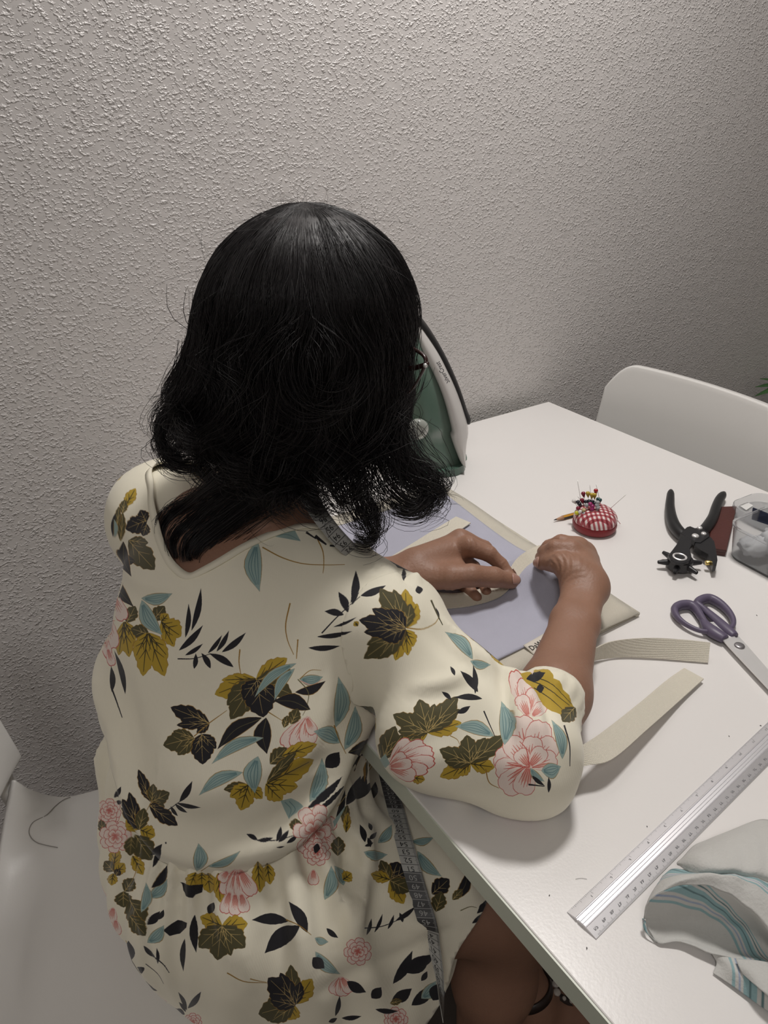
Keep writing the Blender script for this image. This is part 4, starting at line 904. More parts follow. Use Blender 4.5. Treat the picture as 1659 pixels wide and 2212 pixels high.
def hand_sdf(Hn, wr, el, rw, folds=()):
    palm = blend([(s_cone(at(a[0], a[1], ZT + a[2]), at(b[0], b[1], ZT + b[2]), ra, rb), .012) for _, a, b, ra, rb in Hn['palm']])
    d = unit(el - wr); flat = np.cross(d, UP); flat = unit(flat)
    fore = []; L = float(np.linalg.norm(el - wr))
    for o in (-.0085, .0085): fore.append((s_cone(wr + flat * o, wr + d * .06 + flat * o * .9, rw, rw * 1.12), .010)); fore.append((s_cone(wr + d * .06 + flat * o * .9, wr + d * .17 + flat * o * .8, rw * 1.12, rw * 1.75), .012))
    fore.append((s_cone(wr + d * .17, el, rw * 1.95, rw * 2.0), .02))
    fo = blend(fore); fl = [chain(*Hn[k]) for k in ('index', 'middle', 'ring', 'pinky')]; th = chain(*Hn['thumb'], k=.004)
    def f(P):
        b = smin(palm(P), fo(P), .022); b = smin(b, th(P), .012)
        g = fl[0](P)
        for q in fl[1:]: g = smin(g, q(P), .0012)
        g2 = smin(b, g, .0075)
        for c, A, lam, sg in folds:                                    # skin creases: ripples around a point
            r = np.linalg.norm(P - np.asarray(c[0], np.float32), axis=1); e = np.linalg.norm(P - np.asarray(c[1], np.float32), axis=1); g2 = g2 - A * np.sin(r * (6.2832 / lam)) * np.exp(-(e / sg) ** 2)
        for k in ('index', 'middle', 'ring', 'pinky'):
            pts, rad = Hn[k]
            for i in (1, 2):
                ax = unit(pts[i + 1] - pts[i - 1]); q = (P - pts[i]) @ ax; e = np.linalg.norm(P - pts[i], axis=1); g2 = g2 - .00035 * np.cos(q * (6.2832 / .0042)) * np.exp(-(q / .005) ** 2) * np.exp(-np.maximum(e - rad[i], 0) / .003)
            m = pts[0]; e = np.linalg.norm(P - m - UP * .006, axis=1); g2 = g2 - .0016 * np.exp(-(e / .009) ** 2)
        return g2
    return f
person = tag(empty('person', tuple(HIP * [1, 1, 0] + [0, 0, .447])), 'seated woman with dark hair in a cream floral dress, bent over her sewing', 'person')
def to_local(V): return np.asarray(V) - np.array(person.location)
def skin_mesh():
    Vs, Qs, n = [], [], 0
    for fn, lo, hi, h in ((body_sdf(), (-.12, .18, 0), (.78, 1.0, 1.28), .007),
                          (hand_sdf(RH, WR_R, EL_R, .0150, [((at(1178, 1232, ZT + .07), at(1222, 1222, ZT + .078)), .0011, .0066, .017), ((at(1262, 1300, ZT + .07), at(1236, 1262, ZT + .066)), .0009, .0070, .014)]), (.32, .20, .742), (.70, .60, .90), .0016),
                          (hand_sdf(LH, WR_L, EL_L, .0150, [((at(1110, 1250, ZT + .04), at(1068, 1240, ZT + .052)), .0005, .0040, .009), ((at(1060, 1180, ZT + .06), at(1018, 1178, ZT + .075)), .0008, .0062, .012), ((at(900, 1240, ZT + .05), at(968, 1258, ZT + .045)), .0007, .0065, .016)]), (.24, .46, .742), (.66, .82, .90), .0016)):
        V, Q = sdf_mesh(fn, lo, hi, h); V = smooth_v(V, Q, 2); Vs.append(V); Qs.append(Q + n); n += len(V)
    return np.concatenate(Vs), np.concatenate(Qs)
SKV, SKQ = skin_mesh()
body = obj_np('body', to_local(SKV), SKQ, M_SKIN, person)
# nails on the thumbs and the fingers that show
M_NAIL = mat('bare_nail', (.42, .24, .19), rough=.3, coat=.3)
def nail(tip, prev, upd, r, ln=.0105, wd=.0105):
    d = unit(tip - prev); u = unit(upd - d * (upd @ d)); s = np.cross(d, u); G = np.zeros((8, 9, 3))
    for i in range(8):
        for j in range(9):
            t = i / 7; a = (j / 8 - .5) * 2.0 * wd / (2 * r); 
            rr = r + .0007 + .0011 * (1 - t) - .0016 * (t - .35) ** 2 * 1.2
            e = .0024 * (abs(j / 8 - .5) * 2) ** 2.5 * (1 if t > .5 else -1)
            G[i, j] = tip + d * (ln * (t - .62) + .002 - e) + u * rr * math.cos(a) + s * rr * math.sin(a)
    o = MB().grid(G - np.array(person.location)).build('fingernail', M_NAIL, person, smooth=True); solidify(o, .0006, 0)
camdir = lambda p: unit(CAMP - p)
p = LH['thumb'][0]; nail(p[-1], p[-2], V3(-.30, -.62, .9), LH['thumb'][1][-1], .0135, .0125)
p = RH['thumb'][0]; nail(p[-1], p[-2], camdir(p[-1]) + V3(0, 0, .3), RH['thumb'][1][-1], .0115, .0115)
p = LH['index'][0]; nail(p[-1], p[-2], V3(.6, .5, .6), LH['index'][1][-1], .010, .010)
# ================================================================== the dress: bodice, gathered skirt, sleeves
M_CREAM = mat('cream_floral_crepe', (.66, .62, .50), rough=.75, sheen=.3, bump=.12, bscale=700)
def poly_sd(P, poly):
    """signed distance to a closed 2-D polygon, positive inside"""
    P = np.asarray(P); Q = np.asarray(poly); d = np.full(len(P), 1e9); ins = np.zeros(len(P), bool)
    for a, b in zip(Q, np.roll(Q, -1, 0)):
        e = b - a; w_ = P - a; t = np.clip((w_ @ e) / (e @ e + 1e-12), 0, 1); d = np.minimum(d, np.linalg.norm(w_ - t[:, None] * e, axis=1))
        c = ((a[1] <= P[:, 1]) & (b[1] > P[:, 1])) | ((b[1] <= P[:, 1]) & (a[1] > P[:, 1]))
        x = a[0] + (P[:, 1] - a[1]) * e[0] / (e[1] if abs(e[1]) > 1e-12 else 1e-12); ins ^= c & (P[:, 0] < x)
    return np.where(ins, d, -d)
def polar(V, c, axis, ref):
    """azimuthal map of directions from c around axis: angle from the axis times (cos, sin) of the heading"""
    D = np.asarray(V) - c; D = D / (np.linalg.norm(D, axis=-1, keepdims=True) + 1e-12); ax = unit(axis); e1 = unit(ref - ax * (ref @ ax)); e2 = np.cross(ax, e1)
    th = np.arccos(np.clip(D @ ax, -1, 1)); ph = np.arctan2(D @ e2, D @ e1); return np.stack([th * np.cos(ph), th * np.sin(ph)], -1)
def bvh(V, F): return BVHTree.FromPolygons([tuple(v) for v in V], [tuple(int(i) for i in f) for f in F])
def cast(tree, px, py):
    r = RW @ np.array([px - 829.5, py - 1106.0, FPX]); r = unit(r); h = tree.ray_cast(Vector(CAMP), Vector(r)); return None if h[0] is None else np.array(h[0])
TA = V3(.19, .55, 0)                                                   # vertical axis of the torso
def wav(P, k, ph=0): return np.sin(P @ np.asarray(k) + ph)
# ---- bodice
RIB, WST = V3(.222, .580, .785), V3(.185, .550, .68)
bod = blend([(s_ell(WST, (.150, .130, .15), (RT, FW, UP)), 0), (s_ell(RIB, (.150, .120, .125), (RT, FW, UP)), .05), (s_cone(SH_R, SH_L, .046, .054), .05),
             (s_cone(SH_R - UP * .004, SH_R * .65 + EL_R * .35 - UP * .016, .047, .052), .03), (s_cone(SH_L, SH_L * .6 + EL_L * .4, .060, .060), .03), (s_cone(NECK_B - UP * .03, SH_R + UP * .004, .052, .044), .03), (s_cone(NECK_B - UP * .03, SH_L + UP * .012, .052, .046), .04),
             (s_ell(RIB + FW * .09 - UP * .01, (.12, .06, .07), (RT, FW, UP)), .04)])
def bod_f(P):
    d = smin(bod(P), TORSO_F(P) - .008, .012); return d - .0022 * wav(P, (22, 9, 31), .4) * wav(P, (-13, 25, 8)) - .0010 * wav(P, (55, -20, 30))
# ---- right sleeve, grown together with the bodice and parted from it along the armhole seam
CUF = at(1186, 1510, .803); FA = unit(WR_R - EL_R)
sag = at(1085, 1625, .778)
slr = blend([(s_cone(SH_R - UP * .004, SH_R * .5 + EL_R * .5 - UP * .020, .047, .050), 0), (s_cone(SH_R * .5 + EL_R * .5 - UP * .020, EL_R + V3(-.014, .002, -.002), .050, .045), .02),
             (s_cone(EL_R + V3(-.006, .004, .004), CUF - FA * .010, .046, .033), .02), (s_cone(CUF - FA * .012, CUF + FA * .014, .032, .0255), .008), (s_ell(sag, (.052, .045, .036)), .025), (s_ell(at(925, 1590, .79), (.05, .048, .045)), .03)])
def slr_f(P):
    t = np.clip((P - SH_R) @ (EL_R - SH_R) / ((EL_R - SH_R) @ (EL_R - SH_R)), 0, 1.3); u = (P - CUF) @ FA
    near = np.exp(-((t - 1.0) / .3) ** 2)
    d = slr(P) - .0030 * near * wav(P, (70, 60, 25), .3) * wav(P, (20, -35, 50)) - .0022 * wav(P, (28, -20, 45), 1.1) * wav(P, (-20, 30, 10))
    ga = np.arctan2((P - CUF) @ UP, (P - CUF) @ np.cross(FA, UP)); d = d - .0018 * np.sin(ga * 15) * np.exp(-((u + .012) / .014) ** 2)
    d = d - .006 * np.exp(-(((P - at(1075, 1445, .842)) @ unit(V3(.55, .75, -.35))) / .007) ** 2) * np.exp(-(np.linalg.norm(P - at(1075, 1445, .842), axis=1) / .05) ** 2)
    on = (P[:, 0] > TX0 - .004)
    return np.maximum(d, np.where(on, .7425 - P[:, 2], -1))
def top_f(P): return smin(bod_f(P), slr_f(P), .012)
BV, BQ = sdf_mesh(top_f, (-.05, .16, .50), (.56, .92, .99), .0045); BV = smooth_v(BV, BQ, 2)
BT0 = bvh(BV, BQ)
# neckline: loop on the bodice, cut out as seen from the middle of the chest
NKP = [(352, 950), (338, 1000), (329, 1062), (334, 1128), (350, 1182), (374, 1222), (404, 1246), (440, 1233), (492, 1204), (560, 1166), (622, 1143), (690, 1139), (730, 1157), (766, 1181)]
nk3 = [p for p in (cast(BT0, *q) for q in NKP) if p is not None]
TCN = V3(.215, .585, .74); NAX = unit(NECK_B - TCN)
nk3 += [NECK_B + RT * .100 + FW * .055 - UP * .035, NECK_B + RT * .04 + FW * .095 - UP * .06, NECK_B - RT * .04 + FW * .095 - UP * .06, NECK_B - RT * .08 + FW * .05 - UP * .03]
nkp = polar(np.array(nk3), TCN, NAX, RT); print('NK', np.round(nkp, 2).tolist()); nkp = spline(nkp, 120, closed=True)
# waist seam: height as a function of the heading around the torso
SMP = [(232, 1600), (250, 1690), (290, 1790), (345, 1858), (415, 1886), (480, 1891), (560, 1873), (640, 1832), (692, 1780), (738, 1705), (764, 1645)]
sm3 = np.array([p for p in (cast(BT0, *q) for q in SMP) if p is not None])
sa = np.unwrap(np.arctan2(sm3[:, 1] - TA[1], sm3[:, 0] - TA[0])); so = np.argsort(sa); sa, sz = sa[so], sm3[so, 2]
sa = np.concatenate([sa, [sa[0] + 2 * math.pi]]); sz = np.concatenate([sz, [sz[0]]])
def seam_z(V):
    a = np.arctan2(V[:, 1] - TA[1], V[:, 0] - TA[0]); a = sa[0] + (a - sa[0]) % (2 * math.pi); return np.interp(a, sa, sz)
ah = [cast(BT0, *q) for q in ((884, 1243), (696, 1470), (748, 1640))]
AHN = unit(np.cross(ah[1] - ah[0], ah[2] - ah[0])); AHN = AHN * np.sign(AHN @ (EL_R - ah[1]))
def g_sleeve(V):
    P = np.asarray(V, np.float32); return np.maximum(-((V - ah[1]) @ AHN), slr(P) - bod(P) - .016)
RV2, RT2, _ = clip_mesh(BV, BQ, g_sleeve)
RV2, RT2, _ = clip_mesh(RV2, RT2, lambda V: np.where(np.linalg.norm(V - CUF, axis=1) < .10, (V - CUF - FA * .012) @ FA, -1))
nrm_ = RV2 - (SH_R - UP * .02); nrm_ -= ((nrm_ @ AHN)[:, None]) * AHN; nrm_ /= np.linalg.norm(nrm_, axis=1)[:, None] + 1e-9
RV2 = RV2 + nrm_ * (.0022 * np.exp(-np.clip((RV2 - ah[1]) @ AHN, 0, 1) / .008))[:, None]          # seam allowance stands a little proud
V_, T_, _ = clip_mesh(BV, BQ, lambda V: -g_sleeve(V))
V_, T_, _ = clip_mesh(V_, T_, lambda V: poly_sd(polar(V, TCN, NAX, RT), nkp))
V_, T_, _ = clip_mesh(V_, T_, lambda V: seam_z(V) - V[:, 2])
# the blouson roll just above the seam
tt = V_[:, 2] - seam_z(V_); D_ = V_ - TA; D_[:, 2] = 0; D_ /= np.linalg.norm(D_, axis=1)[:, None]
V_ = V_ + D_ * (.0075 * np.exp(-((tt - .022) / .014) ** 2) - .0035 * np.exp(-((tt - .055) / .016) ** 2) + .003 * np.exp(-((tt - .085) / .02) ** 2) * (D_ @ RT > .2))[:, None]
BODV, BODT = V_, T_
# ---- skirt
SKC = V3(.17, .50, .50)
thR0, thR1 = HIP + RT * .09 + V3(.02, 0, -.01), KN_R + V3(.02, -.0, .0)
thL0, thL1 = HIP - RT * .08 + V3(.03, 0, -.01), KN_L
skt = blend([(s_ell(V3(.166, .507, .575), (.158, .132, .135), (RT, FW, UP)), 0), (s_ell(V3(.185, .548, .67), (.142, .125, .12), (RT, FW, UP)), .03), (s_ell(V3(.205, .455, .485), (.150, .130, .055), (RT, FW, UP)), .05),
             (s_cone(thR0, thR1, .098, .078), .04), (s_cone(thL0, thL1, .10, .08), .05), (s_ell(V3(.265, .40, .47), (.09, .12, .05), (RT, FW, UP)), .05)])
HEMP = at(1056, 1925, .56); HEMN = unit(np.cross(HEMP - at(938, 2182, .46), HEMP - CAMP)); HEMN = HEMN * np.sign(HEMN[0])
def skt_f(P):
    a = np.arctan2(P[:, 1] - TA[1], P[:, 0] - TA[0]); dn = np.clip(seam_z(P) - P[:, 2], -.05, .4); back = np.clip((.30 - P[:, 0]) / .06, 0, 1)
    g = .0052 * np.sin(a * 36 + 2.2 * np.sin(a * 5)) * np.exp(-np.clip(dn, 0, 1) / .07) + .0062 * np.sin(a * 17 + 1.7 * np.sin(a * 4) + 4 * dn) * np.clip(dn / .05, 0, 1) * np.exp(-np.clip(dn - .05, 0, 1) / .16)
    thigh = (1 - back) * (.0035 * wav(P, (60, 10, -35)) * wav(P, (12, 30, 9)) + .0022 * wav(P, (105, 20, -60), 1.))
    d = skt(P) - g * back - thigh - .0025 * wav(P, (18, 22, 6), .7) - .008 * np.exp(-np.clip(dn, 0, 1) / .03) * 0
    return np.maximum(d, .4515 - P[:, 2])
KV, KQ = sdf_mesh(skt_f, (-.10, .22, .43), (.60, .80, .80), .0050); KV = smooth_v(KV, KQ, 2)
KV2, KT2, _ = clip_mesh(KV, KQ, lambda V: V[:, 2] - seam_z(V) - .012)
KV2, KT2, _ = clip_mesh(KV2, KT2, lambda V: (V - HEMP) @ HEMN - .003 * np.sin(V @ V3(30, 60, 50)) - np.clip((V[:, 1] - .40) * 2, 0, .14))
# ---- left sleeve
CUL = WR_L * .45 + EL_L * .55; FL = unit(WR_L - EL_L)
sll = blend([(s_cone(SH_L, EL_L, .064, .060), 0), (s_cone(EL_L, CUL - FL * .01, .055, .045), .03), (s_cone(CUL - FL * .012, CUL + FL * .014, .043, .034), .008)])
def sll_f(P): return np.maximum(sll(P) - .0025 * wav(P, (45, 40, 25)) * wav(P, (20, -35, 50)), np.where(P[:, 0] > TX0 - .004, .7425 - P[:, 2], -1))
LV, LQ = sdf_mesh(sll_f, (.10, .55, .68), (.48, .86, .96), .0055); LV = smooth_v(LV, LQ, 2)
LV2, LT2, _ = clip_mesh(LV, LQ, lambda V: (V - CUL - FL * .012) @ FL)

# ---- folds pressed into the cloth: ridges (+) and valleys (-) along lines found on the surface
def vnormals(V, T):
    n = np.cross(V[T[:, 1]] - V[T[:, 0]], V[T[:, 2]] - V[T[:, 0]]); N_ = np.stack([sum(np.bincount(T[:, k], n[:, a], len(V)) for k in range(3)) for a in range(3)], 1); return N_ / (np.linalg.norm(N_, axis=1)[:, None] + 1e-12)
def press(V, T, tree, folds):
    N_ = vnormals(V, T); out = np.zeros(len(V))
    for pts, A, w_ in folds:
        q = [cast(tree, *p) for p in spline(np.array(pts, float), 14)]; q = np.array([p for p in q if p is not None])
        if len(q) < 3: continue
        d = np.full(len(V), 9.); tpar = np.zeros(len(V))
        for i in range(len(q) - 1):
            ba = q[i + 1] - q[i]; h = np.clip((V - q[i]) @ ba / (ba @ ba + 1e-12), 0, 1); e = np.linalg.norm(V - q[i] - h[:, None] * ba, axis=1); m = e < d; d[m] = e[m]; tpar[m] = (i + h[m]) / (len(q) - 1)
        out += A * np.exp(-(d / w_) ** 2) * np.sin(np.pi * np.clip(.08 + .84 * tpar, 0, 1)) ** .7
    return V + N_ * out[:, None]
FOLDS = [([(952, 1340), (1005, 1385), (1045, 1420), (1060, 1452)], .0058, .0070), ([(925, 1362), (985, 1415), (1030, 1450), (1048, 1480)], -.0036, .0085), ([(1098, 1440), (1116, 1500), (1122, 1570)], .0055, .0060), ([(1080, 1445), (1096, 1520), (1104, 1610)], -.0045, .0065),
         ([(1012, 1452), (966, 1474), (900, 1486)], .0042, .0065), ([(1010, 1475), (950, 1500), (890, 1512)], -.0030, .0075), ([(842, 1196), (866, 1232), (884, 1262)], -.0045, .0050), ([(860, 1190), (884, 1225), (900, 1255)], .0040, .0050), ([(560, 1848), (640, 1803), (700, 1735), (742, 1662)], .0060, .0095), ([(520, 1812), (630, 1758), (700, 1690), (738, 1645)], -.0055, .0105),
         ([(500, 1770), (600, 1725), (690, 1650)], .0030, .0120), ([(1150, 1690), (1080, 1715), (1000, 1712)], -.0035, .0090), ([(1140, 1470), (1160, 1540), (1172, 1610)], .0040, .0060), ([(1152, 1462), (1180, 1530), (1196, 1600)], -.0030, .0055), ([(735, 1630), (680, 1656), (600, 1690)], -.0040, .0070), ([(880, 1640), (930, 1600), (1000, 1590)], -.0030, .0110),
         ([(262, 1200), (292, 1250), (350, 1268), (440, 1262)], .0040, .0100), ([(250, 1230), (290, 1285), (370, 1300)], -.0030, .0110), ([(250, 1480), (300, 1600), (360, 1720)], -.0030, .0150), ([(700, 1440), (690, 1500), (690, 1580)], -.0020, .0050)]
RV2 = press(RV2, RT2, BT0, FOLDS); BODV = press(BODV, BODT, BT0, FOLDS)
KT0 = bvh(KV2, KT2)
KV2 = press(KV2, KT2, KT0, [([(800, 1760), (790, 1860), (775, 1960), (750, 2060)], .0080, .0095), ([(765, 1770), (752, 1880), (735, 1990)], -.0070, .0100), ([(835, 1800), (825, 1900), (805, 2000)], -.0050, .0090), ([(610, 1860), (640, 1960), (655, 2080), (650, 2160)], .0055, .0090), ([(580, 1880), (600, 1980), (605, 2100)], -.0050, .0085),
      ([(500, 1900), (515, 2000), (540, 2130)], .0045, .0080), ([(440, 1900), (452, 2000), (490, 2140)], -.0040, .0080), ([(850, 1900), (920, 1930), (1000, 1925)], -.0035, .0080), ([(830, 1980), (920, 2000), (990, 1985)], .0040, .0080), ([(700, 2140), (800, 2090), (900, 2050), (970, 2000)], -.0045, .0090), ([(280, 1900), (310, 2000), (370, 2110)], .0045, .0080), ([(250, 1850), (275, 1960), (330, 2090)], -.0040, .0080)])
# ================================================================== floral print, drawn flat into each garment piece's own texture
TEXN, TEXR = 2400, 2.25                                                 # pixels, radians from the map centre to the edge
PC = {'k': srgb(17, 15, 24), 'o': srgb(76, 71, 40), 'm': srgb(184, 154, 46), 't': srgb(152, 175, 170), 'T': srgb(104, 136, 138), 'g': srgb(156, 116, 38), 'v': srgb(196, 170, 108),
      'd': srgb(52, 44, 14), 'w': srgb(236, 218, 208), 'p': srgb(222, 172, 158), 'r': srgb(196, 92, 84), 'O': srgb(104, 96, 58), 'b': srgb(44, 42, 44)}
BASE = np.array(srgb(238, 232, 212))
class Piece:
    def __init__(s, V, T, c, axis, ref):
        s.V, s.T, s.c, s.ax, s.ref = V, T, np.asarray(c, float), unit(axis), unit(ref); s.tree = bvh(V, T)
        s.img = np.ones((TEXN, TEXN, 4), np.float32); s.img[..., :3] = BASE; s.jobs = []
    def uv(s, P): return polar(P, s.c, s.ax, s.ref) / (2 * TEXR) + .5
    def hit(s, ray):
        h = s.tree.ray_cast(Vector(CAMP), Vector(ray)); return (None, 1e9, None) if h[0] is None else (np.array(h[0]), h[3], np.array(h[1]))
    def fill(s, uv, col):
        p = np.asarray(uv) * TEXN; x0, y0 = np.floor(p.min(0)).astype(int) - 1; x1, y1 = np.ceil(p.max(0)).astype(int) + 2
        x0, y0, x1, y1 = max(x0, 0), max(y0, 0), min(x1, TEXN), min(y1, TEXN)
        if x1 - x0 < 1 or y1 - y0 < 1 or (x1 - x0) * (y1 - y0) > 900000: return
        SS = 2; xs = (np.arange((x1 - x0) * SS) + .5) / SS + x0; ys = (np.arange((y1 - y0) * SS) + .5) / SS + y0; ins = np.zeros((len(ys), len(xs)), bool)
        a, b = p, np.roll(p, -1, 0)
        for (ax_, ay), (bx, by) in zip(a, b):
            if ay == by: continue
            r0, r1 = (ay, by) if ay < by else (by, ay); i0, i1 = np.searchsorted(ys, r0), np.searchsorted(ys, r1)
            if i1 <= i0: continue
            xx = ax_ + (ys[i0:i1] - ay) * (bx - ax_) / (by - ay); ins[i0:i1] ^= xs[None] < xx[:, None]
        m = ins.reshape(y1 - y0, SS, x1 - x0, SS).mean((1, 3))[..., None].astype(np.float32); t = s.img[y0:y1, x0:x1, :3]; t += m * (np.array(col, np.float32) - t)
    def material(s, name):
        im = bpy.data.images.new(name, TEXN, TEXN, alpha=False, float_buffer=False); enc = np.clip(s.img, 0, 1); c = enc[..., :3]
        enc[..., :3] = np.where(c <= .0031308, c * 12.92, 1.055 * np.power(np.maximum(c, 1e-6), 1 / 2.4) - .055); im.pixels.foreach_set(enc.ravel()); im.update(); im.pack()
        m = mat(name, (.66, .62, .5), rough=.75, sheen=.2); nt = m.node_tree; t = nt.nodes.new('ShaderNodeTexImage'); t.image = im; t.extension = 'EXTEND'; t.interpolation = 'Linear'
        u = nt.nodes.new('ShaderNodeUVMap'); u.uv_map = 'print'; nt.links.new(u.outputs[0], t.inputs[0]); nt.links.new(t.outputs['Color'], bsdf(m).inputs['Base Color'])
        tc = nt.nodes.new('ShaderNodeTexCoord'); wv = nt.nodes.new('ShaderNodeTexWave'); wv.inputs['Scale'].default_value = 210; wv.inputs['Distortion'].default_value = .6; wv.inputs['Detail'].default_value = 1
        mp = nt.nodes.new('ShaderNodeMapping'); mp.inputs['Rotation'].default_value = (.3, .2, .8); nt.links.new(tc.outputs['Object'], mp.inputs[0]); nt.links.new(mp.outputs[0], wv.inputs['Vector'])
        bp = nt.nodes.new('ShaderNodeBump'); bp.inputs['Strength'].default_value = .06; bp.inputs['Distance'].default_value = .0008; nt.links.new(wv.outputs['Fac'], bp.inputs['Height']); nt.links.new(bp.outputs['Normal'], bsdf(m).inputs['Normal'])
        return m
PB = Piece(BODV, BODT, (.205, .570, .745), (-.42, -.70, .40), UP)
PK = Piece(KV2, KT2, (.20, .475, .545), (-.30, -.75, .50), UP)
PR = Piece(RV2, RT2, (.354, .370, .798), (-.25, -.65, .70), UP)
PL = Piece(LV2, LT2, (.24, .745, .83), (-.8, -.2, .5), UP)
PIECES = [PB, PK, PR, PL]
def draw_px(poly, col, only=None):
    """a flat printed shape, outline given in photograph pixels and laid onto whichever pieces it shows on"""
    poly = np.asarray(poly, float); rays = [unit(RW @ np.array([x - 829.5, y - 1106.0, FPX])) for x, y in poly]; cen = unit(np.mean(rays, 0))
    hits = [[p.hit(r) for p in PIECES] for r in rays]; first = set()
    for h in hits:
        k = int(np.argmin([x[1] for x in h]))
        if h[k][0] is not None: first.add(k)
    best = [h[int(np.argmin([x[1] for x in h]))] for h in hits]; ok = [b_ for b_ in best if b_[0] is not None]
    if not ok: return
    p0 = np.mean([o[0] for o in ok], 0); n0 = unit(np.mean([o[2] for o in ok], 0)); dm = np.median([o[1] for o in ok]); pts = []
    for r, b_ in zip(rays, best):
        if b_[0] is not None and abs(b_[1] - dm) < .07: pts.append(b_[0])
        else:
            den = r @ n0; t = ((p0 - CAMP) @ n0) / den if abs(den) > .15 else dm; pts.append(CAMP + r * np.clip(t, dm - .03, dm + .03))
    for k in first: PIECES[k].fill(PIECES[k].uv(np.array(pts)), col)
class Brush:
    """plants motifs; emit(poly, colour) puts the finished outlines down"""
    def __init__(s, emit): s.emit = emit
    def stroke(s, pts, w, col, taper=True):
        p = spline(pts, max(6, 5 * len(pts))) if len(pts) > 2 else np.linspace(pts[0], pts[1], 6); t = np.gradient(p, axis=0); t /= np.linalg.norm(t, axis=1)[:, None] + 1e-9
        n = np.stack([-t[:, 1], t[:, 0]], 1); ww = (w / 2) * (np.linspace(1, .45, len(p)) if taper else np.ones(len(p)))[:, None]
        s.emit(np.concatenate([p + n * ww, (p - n * ww)[::-1]]), PC[col])
    def frame(s, a, b, w):
        a, b = np.asarray(a, float), np.asarray(b, float); d = b - a; L = np.linalg.norm(d) + 1e-9; u = d / L; n = np.array([-u[1], u[0]])
        return lambda t, v: a + u * (t * L) + n * (v * w / 2)
    def lance(s, a, b, w, col, edge=True, bend=.10):
        f = s.frame(a, b, w); L = np.linalg.norm(np.subtract(b, a)); bd = bend * L / max(w, 1) * 2
        prof = [(0, 0), (.08, .32), (.2, .68), (.36, .95), (.5, 1.), (.64, .86), (.78, .58), (.9, .24), (1, 0)]
        def outl(g): return [f(t + (g * .04 if t > .9 else (-g * .03 if t < .05 else 0)), v * (1 + g) + bd * math.sin(math.pi * t)) for t, v in prof] + [f(t, -v * .9 * (1 + g) + bd * math.sin(math.pi * t)) for t, v in prof[::-1][1:-1]]
        if edge: s.emit(outl(2.6 / max(w, 6)), PC['g'])
        s.emit(outl(0), PC[col])
        if col == 't' and w > 12:
            for v in (-.5, -.15, .25, .55): s.stroke([f(.12, v * .25 + bd * .38), f(.5, v + bd), f(.86, v * .35 + bd * .42)], max(1., w * .07), 'T')
        if col == 'k' and edge and w > 22: s.stroke([f(.05, 0), f(.5, bd), f(.92, bd * .2)], 1.3, 'O')
    def lobe(s, a, b, w, col): s.leaf([(a, b, w)], col)
    def leaf(s, lobes, col):
        """one leaf of several pointed lobes that share a base: rim first, then the flat colour, then the veins"""
        prof = [(0, .04), (.10, .38), (.22, .66), (.34, .92), (.40, .80), (.52, 1.), (.64, .92), (.68, .74), (.80, .70), (.86, .44), (.94, .26), (1, 0)]; fr = [(s.frame(a, b, w), w) for a, b, w in lobes]
        def outl(f, g): return [f(t + (g * .05 if t > .9 else 0), v * (1 + g)) for t, v in prof] + [f(t, -v * (1 + g)) for t, v in prof[::-1][1:]]
        for f, w in fr: s.emit(outl(f, 2.8 / max(w, 8)), PC['g'])
        for f, w in fr: s.emit(outl(f, 0), PC[col])
        vc = {'k': 'v', 'o': 'v', 'm': 'd'}.get(col, 'g'); wd = {'m': 2.6, 'k': 1.2}.get(col, 1.4)
        for f, w in fr:
            s.stroke([f(.02, 0), f(.5, .03), f(.90, 0)], wd, vc)
            for t, v in ((.14, .55), (.38, .60)):
                for sg in (-1, 1): s.stroke([f(t, 0), f(t + .14, sg * v * .55), f(t + .24, sg * v)], wd * .75, vc)
    def petal(s, a, b, w):
        f = s.frame(a, b, w); prof = [(0, .15), (.2, .55), (.45, .9), (.7, 1.02), (.86, .86), (.93, .62), (.97, .30), (.94, 0)]
        def outl(g): return [f(t * (1 + g * .4), v * (1 + g)) for t, v in prof] + [f(t * (1 + g * .4), -v * (1 + g)) for t, v in prof[::-1][1:]]
        s.emit(outl(2.2 / max(w, 6)), PC['r']); s.emit(outl(0), PC['w']); s.emit([f(.02, .1), f(.3, .5), (f(.62, .34)), f(.5, .1), f(.72, 0), f(.5, -.1), f(.62, -.34), f(.3, -.5), f(.02, -.1)], PC['p'])
        for v in (-.55, -.28, 0, .28, .55): s.stroke([f(.08, v * .4), f(.4, v * .8), f(.74 - .2 * abs(v), v)], max(1.0, w * .045), 'r')
    def flower(s, c, size, rot=0., squash=1.0, n=7):
        c = np.asarray(c, float)
        for ring, (r0, r1, wd, m) in enumerate(((.30, 1.0, .62, n), (.15, .72, .52, n - 1), (.02, .45, .40, 4))):
            for i in range(m):
                a = rot + 2 * math.pi * (i + .5 * ring) / m; d = np.array([math.cos(a), math.sin(a) * squash]); s.petal(c + d * size * r0 * .4, c + d * size * r1, size * wd)
        for i in range(5):
            a = rot + i * 1.3; d = np.array([math.cos(a), math.sin(a) * squash]); s.stroke([c, c + d * size * .3], max(1.2, size * .035), 'r')
